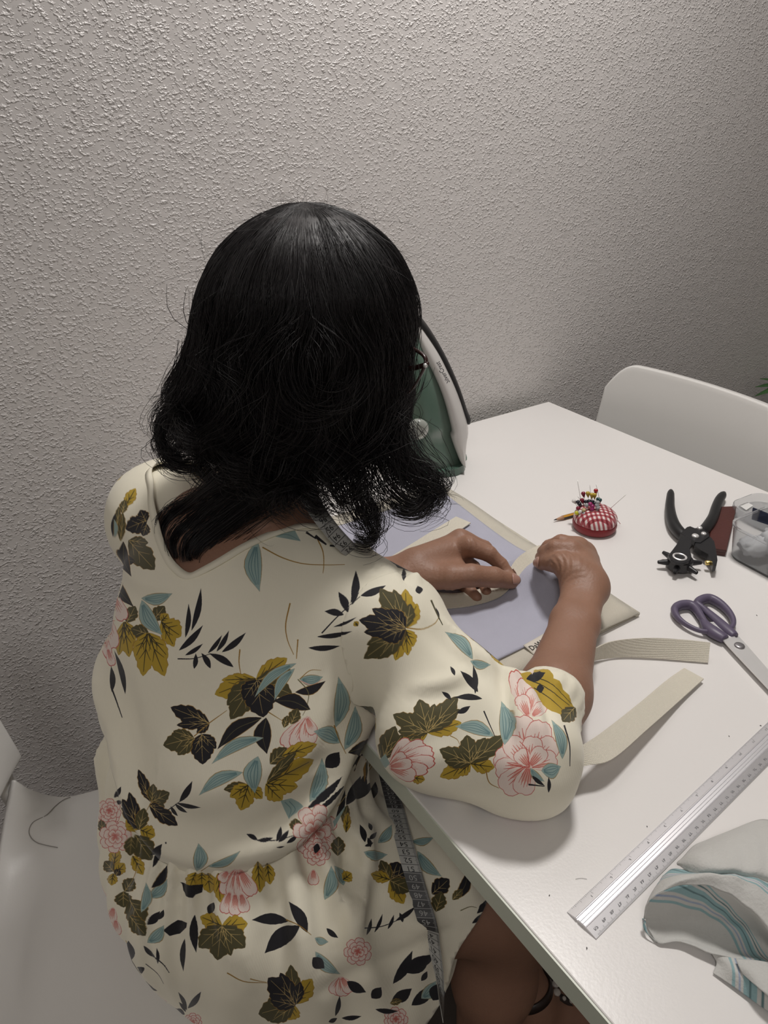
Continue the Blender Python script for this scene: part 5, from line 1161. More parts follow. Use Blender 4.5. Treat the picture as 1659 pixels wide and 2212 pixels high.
def run_motifs(B, ox, oy, k, items):
    F = lambda x, y: (ox + x / k, oy + y / k)
    i = 0
    while i < len(items):
        it = items[i]; i += 1
        if it[0] in 'kom':
            grp = [it]
            while i < len(items) and items[i][0] == it[0] and math.hypot(items[i][1] - it[1], items[i][2] - it[2]) < 26: grp.append(items[i]); i += 1
            B.leaf([(F(*q[1:3]), F(*q[3:5]), q[5] / k) for q in grp], it[0]); continue
        if it[0] == 'S': B.stroke([F(*p) for p in it[1]], it[2] / k, it[3])
        elif it[0] == 'P': B.emit([F(*p) for p in it[1]], PC[it[2]])
        elif it[0] == 'F': B.flower(F(it[1], it[2]), it[3] / k, *it[4:])
        elif it[0] == 'E': B.petal(F(it[1], it[2]), F(it[3], it[4]), it[5] / k)
        elif it[0] == 'b': B.lance(F(it[1], it[2]), F(it[3], it[4]), it[5] / k, 'k', False, .04)
        elif it[0] in 'LTK': B.lance(F(it[1], it[2]), F(it[3], it[4]), it[5] / k, {'L': 't', 'T': 't', 'K': 'k'}[it[0]])
BR = Brush(draw_px)
MA = [('b', 450, 155, 345, 190, 20), ('b', 390, 190, 255, 322, 12), ('b', 372, 196, 268, 285, 8), ('m', 240, 520, 302, 415, 60), ('o', 225, 560, 240, 480, 46), ('o', 215, 720, 228, 555, 44), ('o', 195, 640, 205, 520, 34),
      ('k', 368, 600, 245, 650, 105), ('k', 362, 610, 330, 540, 70), ('k', 366, 620, 345, 690, 60), ('o', 262, 715, 412, 885, 130), ('o', 265, 715, 375, 730, 60), ('K', 300, 835, 185, 850, 70), ('K', 232, 722, 278, 925, 62), ('b', 185, 560, 172, 700, 26), ('b', 150, 800, 128, 980, 26), ('L', 180, 700, 176, 590, 26),
      ('K', 180, 905, 292, 1100, 62), ('o', 250, 1190, 300, 1095, 80), ('m', 235, 1185, 205, 1380, 70), ('m', 235, 1185, 265, 1390, 80), ('m', 240, 1185, 300, 1300, 60), ('E', 150, 1000, 238, 1180, 80), ('E', 118, 1120, 175, 1345, 90), ('E', 100, 1200, 150, 1400, 50), ('E', 140, 1340, 170, 1440, 44), ('P', [(95, 1075), (118, 1085), (140, 1060), (146, 1085), (125, 1098), (100, 1098)], 't'), ('b', 150, 1090, 152, 1155, 24),
      ('o', 380, 1260, 275, 1225, 80), ('o', 400, 1180, 470, 1095, 80), ('m', 450, 1185, 565, 1270, 130), ('m', 450, 1185, 525, 1330, 80), ('m', 450, 1185, 490, 1140, 60), ('m', 372, 1250, 300, 1395, 90), ('m', 372, 1250, 345, 1500, 110), ('m', 375, 1250, 470, 1500, 120), ('m', 375, 1250, 490, 1390, 80), ('L', 335, 1050, 515, 1022, 70), ('L', 337, 1060, 458, 1262, 92),
      ('b', 590, 1278, 608, 1080, 32), ('b', 625, 1238, 680, 990, 38), ('b', 552, 1352, 692, 1205, 40), ('S', [(545, 1400), (640, 1398), (740, 1370)], 7, 'k'), ('b', 588, 1380, 692, 1312, 26), ('b', 640, 1458, 650, 1368, 30), ('b', 735, 1456, 682, 1366, 36), ('b', 868, 1448, 725, 1368, 42), ('b', 720, 1368, 802, 1262, 26), ('b', 770, 1358, 842, 1236, 30), ('b', 800, 1362, 940, 1248, 38),
      ('b', 243, 1605, 178, 1350, 34), ('b', 165, 1592, 160, 1440, 36), ('S', [(160, 1560), (190, 1640), (225, 1740)], 10, 'k'), ('L', 1006, 718, 1020, 1012, 104), ('L', 845, 800, 905, 768, 30), ('S', [(1035, 755), (1150, 815), (1270, 850), (1400, 857), (1512, 855)], 7, 'g'), ('S', [(1350, 700), (1385, 780), (1390, 860), (1385, 905)], 7, 'g'),
      ('P', [(1100, 692), (1160, 662), (1222, 654), (1257, 720), (1180, 706)], 't'), ('S', [(1110, 690), (1180, 682), (1250, 714)], 5, 'T'), ('P', [(1045, 676), (1095, 655), (1150, 640), (1152, 664), (1100, 680)], 'k'), ('S', [(1288, 668), (1345, 706)], 13, 'k'), ('S', [(1340, 690), (1405, 740)], 20, 'k'), ('S', [(1425, 745), (1520, 755), (1602, 766)], 11, 'k'),
      ('S', [(1378, 1252), (1480, 1145), (1600, 1040)], 8, 'k'), ('b', 1555, 1088, 1575, 888, 50), ('b', 1602, 1036, 1750, 975, 44), ('b', 1530, 1132, 1474, 1012, 50), ('b', 1506, 1146, 1394, 1126, 42), ('b', 1445, 1216, 1582, 1158, 16), ('b', 1350, 1272, 1556, 1240, 30), ('b', 1300, 1336, 1486, 1325, 34),
      ('S', [(1195, 1078), (1170, 1200), (1180, 1290), (1216, 1376)], 8, 'g'), ('S', [(905, 1345), (900, 1420), (912, 1500)], 8, 'g'), ('S', [(1240, 1288), (1232, 1400)], 8, 'g')]
MBk = [('m', 1000, 180, 1178, 58, 100), ('m', 1000, 180, 760, 268, 130), ('m', 1000, 178, 800, 185, 70), ('o', 1005, 185, 1200, 125, 80), ('o', 1010, 180, 1208, 268, 120), ('o', 995, 185, 830, 330, 120), ('o', 995, 190, 850, 412, 130), ('k', 1005, 185, 925, 300, 110), ('k', 1005, 185, 1040, 400, 180), ('k', 1008, 185, 1115, 300, 90), ('L', 1232, 88, 990, 285, 56), ('L', 1222, 118, 1105, 302, 56),
       ('L', 1250, 180, 1385, 165, 66), ('S', [(1255, 190), (1320, 212), (1385, 180)], 6, 'p'), ('S', [(1250, 180), (1310, 130), (1375, 128)], 5, 'g'), ('K', 1225, 255, 1400, 190, 52), ('S', [(1240, 180), (1300, 255), (1290, 340), (1268, 390)], 6, 'O'), ('K', 1312, 355, 1098, 305, 92), ('o', 1200, 440, 1240, 350, 70), ('o', 1160, 460, 1180, 390, 40),
       ('E', 1300, 400, 1150, 570, 90), ('E', 1300, 395, 1215, 580, 90), ('E', 1300, 395, 1300, 560, 100), ('E', 1290, 400, 1335, 500, 60), ('k', 728, 435, 505, 342, 105), ('k', 728, 435, 600, 350, 60), ('k', 728, 435, 540, 445, 60), ('k', 728, 437, 655, 490, 50), ('S', [(725, 435), (830, 360)], 6, 'g'), ('S', [(640, 510), (725, 438)], 6, 'g'), ('S', [(1070, 370), (1150, 420)], 6, 'g'),
       ('o', 640, 520, 462, 562, 120), ('o', 640, 520, 520, 480, 60), ('o', 640, 525, 545, 618, 70), ('k', 685, 498, 690, 672, 130), ('k', 685, 498, 768, 580, 70), ('k', 685, 498, 640, 600, 60), ('K', 1032, 402, 775, 585, 84), ('K', 1056, 402, 1062, 612, 104), ('L', 1042, 518, 742, 670, 70), ('L', 922, 718, 668, 852, 76), ('S', [(985, 660), (950, 700), (920, 720)], 5, 'g'),
       ('o', 1080, 670, 1175, 575, 90), ('m', 1150, 622, 1350, 555, 85), ('m', 1060, 782, 1332, 645, 130), ('m', 1060, 782, 1240, 800, 110), ('m', 1055, 785, 1150, 880, 110), ('o', 1062, 772, 1232, 600, 64), ('o', 950, 790, 812, 818, 60), ('m', 955, 790, 848, 862, 80), ('m', 955, 790, 910, 938, 110), ('m', 958, 790, 1035, 870, 70), ('L', 1010, 625, 992, 840, 110),
       ('k', 388, 888, 318, 702, 60), ('k', 386, 880, 332, 790, 40), ('o', 395, 888, 405, 785, 60), ('o', 395, 888, 498, 835, 80), ('o', 395, 890, 470, 920, 60), ('k', 382, 910, 545, 1025, 84), ('k', 382, 910, 440, 915, 40), ('S', [(478, 945), (560, 885)], 6, 'k'), ('b', 555, 890, 630, 768, 40), ('b', 540, 895, 680, 922, 26), ('b', 530, 900, 602, 952, 24), ('b', 505, 915, 547, 972, 22), ('S', [(395, 885), (360, 950)], 5, 'g'),
       ('F', 150, 940, 70, .3), ('F', 185, 1090, 95, .8), ('m', 318, 1048, 245, 995, 80), ('m', 330, 1050, 415, 1085, 90), ('k', 320, 1050, 225, 872, 80), ('k', 320, 1050, 265, 832, 70), ('o', 322, 1050, 352, 925, 80), ('b', 178, 865, 218, 800, 30), ('b', 215, 880, 200, 905, 30), ('o', 300, 1080, 395, 1225, 130), ('o', 280, 1090, 270, 1200, 80), ('m', 285, 1200, 345, 1310, 70), ('b', 388, 1197, 456, 1132, 38), ('P', [(472, 1122), (480, 1120), (482, 1130), (474, 1132)], 'k'),
       ('L', 655, 1292, 665, 1128, 84), ('L', 718, 1262, 908, 1172, 46), ('S', [(680, 1290), (730, 1255)], 5, 'g'), ('S', [(1005, 1110), (1120, 1110), (1240, 1075)], 7, 'k'), ('b', 1008, 1112, 942, 1074, 28), ('b', 1005, 1112, 1098, 1096, 26), ('b', 1118, 1118, 1142, 1030, 30), ('b', 1128, 1122, 1188, 1050, 30), ('b', 1175, 1128, 1242, 1075, 26), ('b', 1115, 1152, 1165, 1145, 10),
       ('P', [(1140, 882), (1200, 868), (1272, 915), (1235, 950), (1188, 988), (1165, 940)], 't'), ('S', [(1165, 890), (1200, 930), (1190, 975)], 6, 'T'), ('S', [(1190, 885), (1225, 930), (1200, 970)], 6, 'T'), ('o', 1230, 1060, 1225, 985, 70), ('L', 1308, 892, 1380, 635, 90), ('b', 1400, 690, 1480, 600, 90), ('b', 1290, 930, 1500, 740, 50), ('b', 1330, 960, 1520, 780, 26),
       ('F', 1340, 1060, 130, .5, 1.25), ('F', 1350, 1180, 80, 1.2), ('b', 1330, 1150, 1370, 1160, 60), ('o', 1470, 1200, 1475, 1090, 80), ('L', 1395, 1455, 1432, 1258, 80), ('L', 1505, 1372, 1450, 1258, 60), ('m', 1500, 1340, 1550, 1300, 70), ('E', 1330, 1280, 1330, 1370, 60)]
MD = [('m', 560, 425, 528, 505, 70), ('m', 620, 428, 632, 528, 80), ('m', 672, 428, 682, 575, 56), ('m', 590, 425, 590, 490, 70), ('m', 868, 370, 880, 525, 70), ('m', 915, 378, 930, 485, 60), ('P', [(482, 474), (530, 490), (597, 484), (592, 524), (560, 535), (545, 552), (510, 542), (498, 515)], 'k'),
      ('E', 760, 410, 700, 540, 80), ('E', 765, 410, 745, 560, 80), ('E', 770, 410, 800, 560, 80), ('E', 775, 410, 850, 540, 70), ('E', 730, 520, 700, 630, 56), ('E', 755, 530, 755, 640, 60), ('E', 785, 530, 805, 625, 56), ('E', 720, 420, 680, 470, 50), ('b', 650, 575, 625, 640, 40), ('b', 555, 635, 562, 825, 46), ('b', 505, 755, 498, 918, 30), ('P', [(398, 714), (440, 680), (470, 662), (516, 676), (512, 700), (480, 730), (430, 742)], 'k'),
      ('m', 690, 692, 582, 645, 80), ('m', 690, 692, 818, 680, 95), ('o', 690, 692, 575, 800, 110), ('o', 690, 692, 668, 862, 120), ('o', 690, 692, 735, 840, 70), ('o', 690, 692, 805, 800, 110), ('b', 1022, 668, 838, 662, 60), ('b', 1115, 725, 1022, 570, 62), ('b', 1078, 690, 902, 828, 92), ('S', [(1008, 660), (1075, 690), (1135, 737)], 6, 'g'), ('S', [(715, 925), (800, 968), (915, 975)], 6, 'g'), ('S', [(830, 955), (870, 965), (912, 972)], 5, 'g'),
      ('m', 1055, 1080, 1138, 955, 95), ('o', 1050, 1080, 1032, 885, 80), ('m', 1050, 1085, 1020, 1160, 90), ('o', 1050, 1085, 872, 1130, 130), ('o', 1050, 1090, 930, 1170, 80), ('k', 1055, 1085, 920, 950, 130), ('k', 1055, 1085, 980, 925, 80), ('k', 1055, 1088, 930, 1060, 80), ('k', 1058, 1082, 1080, 970, 60),
      ('b', 515, 1112, 472, 1020, 22), ('b', 520, 1102, 586, 1018, 32), ('b', 510, 1120, 475, 1070, 18), ('b', 505, 1132, 448, 1108, 32), ('F', 545, 1170, 45, .2), ('F', 120, 140, 62, .3), ('F', 165, 245, 75, .9), ('o', 95, 230, 90, 160, 40), ('m', 150, 395, 165, 300, 60), ('m', 160, 430, 205, 380, 60), ('o', 150, 420, 105, 370, 60), ('m', 150, 430, 140, 490, 50), ('k', 160, 440, 180, 410, 40), ('o', 205, 520, 250, 455, 70), ('o', 200, 520, 200, 600, 90), ('o', 230, 560, 300, 680, 120), ('o', 230, 640, 310, 740, 80), ('S', [(240, 360), (260, 420), (240, 470)], 5, 'g'),
      ('L', 325, 552, 418, 458, 62), ('L', 288, 625, 312, 475, 52), ('L', 318, 775, 402, 688, 62), ('K', 340, 502, 418, 388, 42), ('b', 318, 685, 382, 618, 44), ('b', 375, 660, 400, 610, 26), ('b', 212, 880, 225, 765, 70), ('b', 290, 930, 270, 895, 50), ('b', 170, 790, 185, 755, 30), ('E', 150, 600, 130, 680, 60), ('E', 160, 660, 165, 740, 50), ('b', 300, 790, 360, 850, 24), ('b', 370, 880, 365, 800, 18), ('S', [(330, 830), (395, 880), (428, 925)], 7, 'k'), ('S', [(310, 880), (370, 930), (400, 980)], 4, 'b'), ('b', 345, 400, 385, 285, 30)]
ME = [('k', 480, 712, 592, 650, 120), ('k', 480, 712, 520, 620, 90), ('o', 480, 712, 432, 612, 64), ('m', 480, 712, 382, 682, 60), ('m', 480, 715, 550, 835, 84), ('o', 480, 715, 582, 770, 90), ('L', 345, 570, 468, 582, 52), ('L', 588, 515, 705, 494, 40), ('L', 620, 565, 745, 695, 60), ('L', 418, 524, 488, 430, 52), ('b', 352, 520, 325, 428, 34), ('b', 372, 505, 412, 468, 24), ('b', 380, 545, 365, 495, 24), ('b', 350, 540, 395, 520, 18), ('b', 385, 460, 370, 420, 22),
      ('b', 360, 995, 385, 910, 20), ('b', 400, 982, 442, 885, 18), ('b', 468, 965, 500, 890, 18), ('b', 508, 922, 612, 848, 26), ('b', 545, 930, 528, 880, 22), ('S', [(350, 960), (440, 950), (540, 910)], 6, 'k'), ('k', 695, 785, 782, 708, 90), ('o', 715, 875, 745, 775, 76), ('K', 818, 812, 878, 662, 56), ('o', 800, 815, 850, 760, 40), ('F', 315, 1080, 72, .4), ('L', 98, 1080, 225, 1195, 62), ('b', 85, 1110, 145, 1165, 66), ('L', 95, 1010, 165, 1030, 40), ('b', 155, 960, 215, 1010, 30), ('E', 230, 1210, 190, 1300, 70), ('E', 230, 1210, 240, 1310, 70), ('E', 230, 1210, 280, 1290, 56),
      ('b', 260, 1232, 358, 1288, 56), ('b', 385, 1318, 435, 1262, 60), ('b', 495, 1245, 595, 1075, 56), ('b', 552, 1185, 688, 1095, 84), ('b', 488, 1335, 592, 1268, 64), ('b', 590, 1355, 705, 1248, 66), ('b', 640, 1230, 670, 1180, 30), ('b', 665, 1150, 690, 1090, 24), ('L', 640, 1320, 715, 1230, 70), ('b', 700, 1330, 735, 1240, 90), ('b', 200, 1410, 222, 1305, 26), ('b', 232, 1420, 335, 1410, 26), ('b', 165, 1440, 210, 1420, 24), ('F', 510, 1425, 62, .1), ('b', 405, 1375, 522, 1385, 28), ('o', 480, 1345, 540, 1330, 30), ('b', 925, 885, 992, 800, 34), ('b', 900, 935, 962, 880, 26), ('b', 935, 860, 960, 830, 20), ('S', [(840, 870), (890, 850), (925, 855)], 5, 'O'),
      ('b', 255, 330, 330, 180, 60), ('b', 300, 300, 395, 205, 44), ('b', 200, 420, 250, 250, 30), ('b', 330, 260, 350, 170, 40), ('b', 385, 300, 405, 210, 40), ('o', 240, 420, 262, 330, 40), ('m', 255, 470, 265, 370, 36)]
MC = [('m', 615, 405, 612, 188, 100), ('m', 615, 405, 678, 270, 90), ('o', 612, 405, 470, 185, 120), ('o', 612, 405, 545, 190, 90), ('o', 612, 405, 640, 270, 80), ('m', 612, 415, 655, 510, 84), ('m', 612, 415, 555, 588, 84), ('m', 612, 415, 625, 560, 60), ('o', 612, 415, 378, 578, 110), ('o', 612, 415, 455, 580, 100), ('o', 612, 412, 395, 500, 90), ('k', 612, 405, 352, 362, 110), ('k', 612, 405, 425, 298, 90), ('k', 612, 405, 525, 300, 90), ('k', 612, 410, 480, 468, 110), ('k', 612, 410, 380, 430, 90), ('S', [(618, 405), (700, 413), (770, 385), (798, 350)], 7, 'g'), ('m', 345, 395, 325, 370, 30),
      ('L', 220, 962, 235, 678, 90), ('L', 270, 1088, 330, 842, 86), ('L', 248, 1048, 98, 985, 96), ('S', [(212, 950), (240, 1030), (278, 1110)], 7, 'g'), ('m', 735, 992, 590, 1010, 70), ('m', 735, 992, 925, 935, 96), ('m', 735, 995, 640, 1040, 50), ('o', 735, 990, 542, 890, 110), ('o', 735, 990, 570, 985, 80), ('o', 735, 990, 690, 805, 120), ('o', 735, 990, 775, 830, 80), ('o', 735, 990, 905, 788, 110), ('o', 735, 990, 915, 860, 80),
      ('m', 975, 1165, 805, 1240, 90), ('m', 975, 1165, 900, 1230, 70), ('m', 975, 1165, 1110, 1185, 90), ('o', 975, 1162, 802, 1085, 100), ('o', 975, 1162, 830, 1150, 80), ('o', 975, 1162, 955, 1005, 110), ('o', 975, 1162, 1060, 1020, 90), ('o', 975, 1162, 1170, 1005, 100), ('o', 480, 1145, 555, 955, 110), ('o', 480, 1145, 402, 1045, 100), ('o', 480, 1145, 600, 1000, 70), ('K', 290, 1105, 432, 1012, 62), ('b', 340, 1120, 420, 1050, 50),
      ('m', 640, 1240, 720, 1255, 60), ('o', 600, 1040, 700, 1020, 50), ('E', 520, 1180, 640, 1030, 90), ('E', 520, 1180, 720, 1045, 90), ('E', 520, 1180, 770, 1090, 90), ('E', 520, 1180, 780, 1150, 80), ('E', 520, 1185, 740, 1200, 70), ('E', 520, 1185, 670, 1240, 80), ('E', 520, 1182, 610, 1110, 60), ('E', 520, 1182, 650, 1160, 60), ('P', [(470, 1150), (500, 1110), (525, 1165), (500, 1190)], 't'),
      ('E', 1290, 900, 1215, 640, 80), ('E', 1300, 900, 1270, 680, 80), ('E', 1300, 880, 1330, 740, 70), ('E', 1300, 900, 1250, 780, 80), ('E', 1320, 900, 1390, 830, 70), ('E', 1305, 1180, 1250, 890, 150), ('E', 1305, 1180, 1380, 920, 140), ('E', 1305, 1180, 1455, 1030, 130), ('E', 1305, 1180, 1460, 1130, 110), ('E', 1305, 1180, 1105, 1120, 130), ('E', 1305, 1180, 1110, 1200, 120), ('E', 1305, 1180, 1150, 1320, 140), ('E', 1305, 1180, 1260, 1340, 120), ('E', 1305, 1180, 1180, 1020, 120), ('E', 1305, 1180, 1330, 1010, 110), ('E', 1305, 1180, 1240, 1090, 90), ('E', 1305, 1180, 1390, 1080, 90), ('S', [(1305, 1185), (1240, 1180), (1180, 1160)], 8, 'r'), ('S', [(1305, 1185), (1290, 1090), (1250, 1040)], 8, 'r'),
      ('L', 988, 582, 832, 428, 70), ('L', 975, 590, 1090, 612, 50), ('L', 1108, 1012, 888, 958, 80), ('L', 1165, 1060, 1148, 815, 96), ('L', 1490, 1140, 1428, 920, 64), ('L', 1372, 1205, 1482, 1180, 90), ('L', 1310, 1190, 1390, 1265, 40), ('b', 888, 672, 862, 620, 22), ('b', 1018, 765, 918, 645, 46), ('b', 1002, 775, 990, 612, 32), ('b', 868, 808, 814, 762, 26), ('b', 1042, 802, 885, 795, 38), ('b', 900, 882, 975, 842, 34), ('S', [(1050, 870), (1080, 940), (1112, 1012)], 8, 'k'), ('S', [(1500, 950), (1530, 1060), (1532, 1180)], 9, 'k'), ('S', [(1300, 1282), (1390, 1292)], 10, 'k'), ('b', 1320, 1232, 1392, 1290, 24), ('b', 1412, 1328, 1412, 1238, 22),
      ('P', [(1252, 662), (1340, 638), (1440, 688), (1520, 775), (1556, 850), (1490, 895), (1430, 872), (1345, 770), (1285, 710)], 'm'), ('S', [(1290, 690), (1400, 740), (1530, 840)], 7, 'd'), ('S', [(1330, 680), (1430, 720), (1540, 830)], 6, 'd'), ('S', [(1330, 740), (1420, 800), (1500, 870)], 6, 'd'), ('b', 1288, 690, 1395, 655, 56), ('b', 1345, 745, 1388, 740, 50), ('P', [(1300, 650), (1330, 644), (1318, 668)], 'w'), ('o', 1560, 850, 1490, 930, 90), ('S', [(860, 1008), (900, 1030), (916, 1060)], 5, 'g'), ('S', [(1060, 1195), (1080, 1270), (1135, 1303)], 7, 'g'), ('b', 600, 140, 600, 70, 26), ('b', 690, 215, 680, 170, 44), ('b', 800, 360, 780, 290, 14), ('o', 965, 450, 1010, 445, 40), ('m', 985, 470, 1030, 460, 30), ('S', [(755, 250), (790, 330), (820, 390)], 10, 'o')]
for (ox, oy, k, it) in ((180, 1700, 2.304, MD), (640, 1600, 2.37, ME), (180, 900, 2.676, MA), (180, 1400, 2.676, MBk), (640, 1200, 2.592, MC)): run_motifs(BR, ox, oy, k, it)
# the print goes on where the photograph does not look
pr = np.random.default_rng(21)
for pc_ in PIECES:
    tries = 0; put = 0
    while tries < 160 and put < 34:
        tries += 1; uv = pr.uniform(.04, .96, 2); q = (uv - .5) * 2 * TEXR; th = np.hypot(*q)
        if th > TEXR: continue
        e1 = unit(pc_.ref - pc_.ax * (pc_.ref @ pc_.ax)); e2 = np.cross(pc_.ax, e1); d = pc_.ax * math.cos(th) + math.sin(th) * (e1 * q[0] + e2 * q[1]) / (th + 1e-9)
        h = pc_.tree.ray_cast(Vector(pc_.c), Vector(d))
        if h[0] is None: continue
        r = unit(np.array(h[0]) - CAMP); dist = np.linalg.norm(np.array(h[0]) - CAMP); vis = min(p.hit(r)[1] for p in PIECES)
        if vis > dist - .035: continue
        k = .34 / (2 * TEXR) / max(h[3], .03) * .001 * 1.0; a = pr.uniform(0, 6.28); R2 = np.array([[math.cos(a), -math.sin(a)], [math.sin(a), math.cos(a)]]); put += 1
        B2 = Brush(lambda poly, col, uv=uv, R2=R2, k=k, pc_=pc_: pc_.fill(uv + (np.asarray(poly) @ R2.T) * k, col)); m = pr.integers(0, 4)
        if m == 0: [B2.lobe((0, 0), t, 90, c) for t, c in (((70, 80), 'm'), ((-70, 80), 'm'), ((100, 0), 'o'), ((-100, 0), 'o'), ((0, -110), 'k'))]
        elif m == 1: B2.flower((0, 0), 85)
        elif m == 2: [B2.lance((0, i * 22), (s_ * 75, i * 22 - 50), 22, 'k', False) for i in range(3) for s_ in (-1, 1)]
        else: [B2.lance((0, 0), t, 46, 't') for t in ((0, -110), (80, -60), (-80, -50))]
# ---- the garment pieces as objects
def garment(name, pc_, parent, mname):
    o = obj_np(name, to_local(pc_.V), pc_.T, pc_.material(mname), parent); me = o.data; li = np.empty(len(me.loops), np.int32); me.loops.foreach_get('vertex_index', li)
    co = np.empty(len(me.vertices) * 3, np.float32); me.vertices.foreach_get('co', co); uv = pc_.uv(co.reshape(-1, 3) + np.array(person.location)); l = me.uv_layers.new(name='print'); l.data.foreach_set('uv', uv[li].astype(np.float32).ravel()); return o
bodice = garment('dress', PB, person, 'floral_bodice_print'); skirt = garment('skirt', PK, bodice, 'floral_skirt_print')
sl_r = garment('sleeve', PR, bodice, 'floral_sleeve_print'); sl_l = garment('sleeve', PL, bodice, 'floral_left_sleeve_print')
for o in (bodice, skirt, sl_r, sl_l): solidify(o, .0011, -1.0)
# neckline binding along the cut edge
e1_ = unit(RT - NAX * (RT @ NAX)); e2_ = np.cross(NAX, e1_); nl = []
for x, y in spline(np.array(nkp)[::6], 160, closed=True):
    th = math.hypot(x, y); d = NAX * math.cos(th) + math.sin(th) * (e1_ * x + e2_ * y) / th; h = BT0.ray_cast(Vector(TCN + d * .6), Vector(-d))
    if h[0] is not None: nl.append(np.array(h[0]))
nl = np.array(nl)
for _ in range(4): nl = (np.roll(nl, 1, 0) + nl * 2 + np.roll(nl, -1, 0)) / 4
nl = np.concatenate([nl, nl[:2]]); away = nl - (NECK_B + UP * .03); away /= np.linalg.norm(away, axis=1)[:, None]
tn_ = np.gradient(nl, axis=0); tn_ /= np.linalg.norm(tn_, axis=1)[:, None]; sn_ = nl - TCN; sn_ /= np.linalg.norm(sn_, axis=1)[:, None]; wd_ = np.cross(tn_, sn_)
ri = MB().ribbon(nl + sn_ * .0006, wd_, .0075, .0020); nb_ = obj('neckline_binding', to_local(ri.v), ri.f, mat('cream_binding', tuple(BASE * .97), rough=.75), bodice)
# ================================================================== hair
CR, CF = V3(.826, -.563, 0), V3(.563, .826, 0)
HE = dist_at(662, 696, .725); HRX, HRY, HRZ = .1045, .112, .105         # the rounded crown
rc, ra, rb = [], [], []
for th in np.radians([1, 13, 25, 37, 49, 61, 73, 84]):
    rc.append(HE + UP * HRZ * math.cos(th) + CR * .004 * math.cos(th)); ra.append(HRX * math.sin(th) ** 1.06); rb.append(HRY * math.sin(th))
def on_mid(px, py):
    r = RW @ np.array([px - 829.5, py - 1106.0, FPX]); return CAMP + r * (((HE - CAMP) @ CF) / (r @ CF))
for py, L, R, b_ in ((740, 408, 893, .112), (790, 399, 880, .110), (840, 389, 870, .106), (890, 384, 864, .100), (930, 395, 862, .090), (962, 430, 852, .078), (990, 480, 842, .062)):
    p, q = on_mid(L, py), on_mid(R, py); rc.append((p + q) / 2); ra.append(np.linalg.norm(q - p) / 2); rb.append(b_)
rc, ra, rb = np.array(rc), np.array(ra), np.array(rb); NR = len(rc)
def hull(t, phi, s=1.0):
    """point of the hair volume: t row (0..NR-1), heading phi (0 = picture right, -pi/2 = towards the viewer)"""
    t = np.clip(np.asarray(t, float), 0, NR - 1); i = np.minimum(t.astype(int), NR - 2); u = t - i; u = u[..., None]
    c = rc[i] * (1 - u) + rc[i + 1] * u; a = (ra[i] * (1 - u[..., 0]) + ra[i + 1] * u[..., 0]) * s; b = (rb[i] * (1 - u[..., 0]) + rb[i + 1] * u[..., 0]) * s
    return c + (a * np.cos(phi))[..., None] * CR + (b * np.sin(phi))[..., None] * CF
M_HAIR = mat('black_hair', (.0105, .0085, .0095), rough=.45, spec=.42)
hr = np.random.default_rng(11)
HVv, HFf, hn = [], [], 0
def add_strands(paths, rad):
    """paths (n,k,3): three sided tapering tubes"""
    global hn
    for _ in range(3): paths = np.concatenate([paths[:, :1], (paths[:, :-2] + 2 * paths[:, 1:-1] + paths[:, 2:]) / 4, paths[:, -1:]], 1)
    n, k, _ = paths.shape; T = np.gradient(paths, axis=1); T /= np.linalg.norm(T, axis=2, keepdims=True) + 1e-12
    ref = hr.normal(size=(n, 1, 3)); U = np.cross(T, ref); U /= np.linalg.norm(U, axis=2, keepdims=True) + 1e-12; W = np.cross(T, U)
    tap = np.interp(np.linspace(0, 1, k), [0, .08, .75, 1], [.5, 1, .85, .12])[None, :, None] * np.asarray(rad).reshape(-1, 1, 1)
    ring = np.stack([paths + tap * (math.cos(a) * U + math.sin(a) * W) for a in (0, 2.094, 4.189)], 2)     # n,k,3,3
    HVv.append(ring.reshape(-1, 3)); base = hn + (np.arange(n)[:, None, None] * k + np.arange(k - 1)[None, :, None]) * 3; j = np.arange(3)[None, None]
    q = np.stack([base + j, base + (j + 1) % 3, base + 3 + (j + 1) % 3, base + 3 + j], -1); HFf.append(q.reshape(-1, 4)); hn += n * k * 3
def hull_strands(n, s0, s1, t0, t1, k=22, wave=.02, rad=(.00022, .00040), phi0=0, phi1=2 * math.pi, curl=0.0):
    ncl = max(8, n // 26); cph = hr.uniform(phi0, phi1, ncl); cid = hr.integers(0, ncl, n); ph = cph[cid] * .7 + .3 * hr.uniform(phi0, phi1, n) if False else cph[cid] + hr.normal(0, .06, n)
    st, en = hr.uniform(*t0, n), hr.uniform(*t1, ncl)[cid] + hr.normal(0, .35, n); t = st[:, None] + (np.clip(en, 2, NR - 1) - st)[:, None] * np.linspace(0, 1, k)[None]
    sw = hr.normal(0, .16, ncl)[cid]; sp = hr.normal(0, .04, n); w1 = hr.uniform(0, 6.28, ncl)[cid]; amp = hr.uniform(.4, 1.2, ncl)[cid] * wave
    s = hr.uniform(s0, s1, n)[:, None] + amp[:, None] * np.sin(t * .85 + w1[:, None]) * np.clip(t / 6, 0, 1.6) ** 1.5
    phi = ph[:, None] + (sw + sp)[:, None] * (t / 8) ** 1.3 + .055 * np.sin(t * .8 + w1[:, None]) * np.clip(t / 5, 0, 2)
    p = hull(t, phi, 1.0) ; c = hull(t, phi, 0.0); p = c + (p - c) * s[..., None]
    if curl:
        u = np.clip((np.linspace(0, 1, k) - .72) / .28, 0, 1)[None]; cr = hr.uniform(.4, 1.3, ncl)[cid][:, None] * curl; out = (p - c); out[..., 2] = 0; out /= np.linalg.norm(out, axis=2, keepdims=True) + 1e-9
        p = p + out * (cr * np.sin(u * 2.6))[..., None] + V3(0, 0, 1) * (cr * .9 * (1 - np.cos(u * 2.2)) * .8)[..., None]
    add_strands(p, hr.uniform(*rad, n))
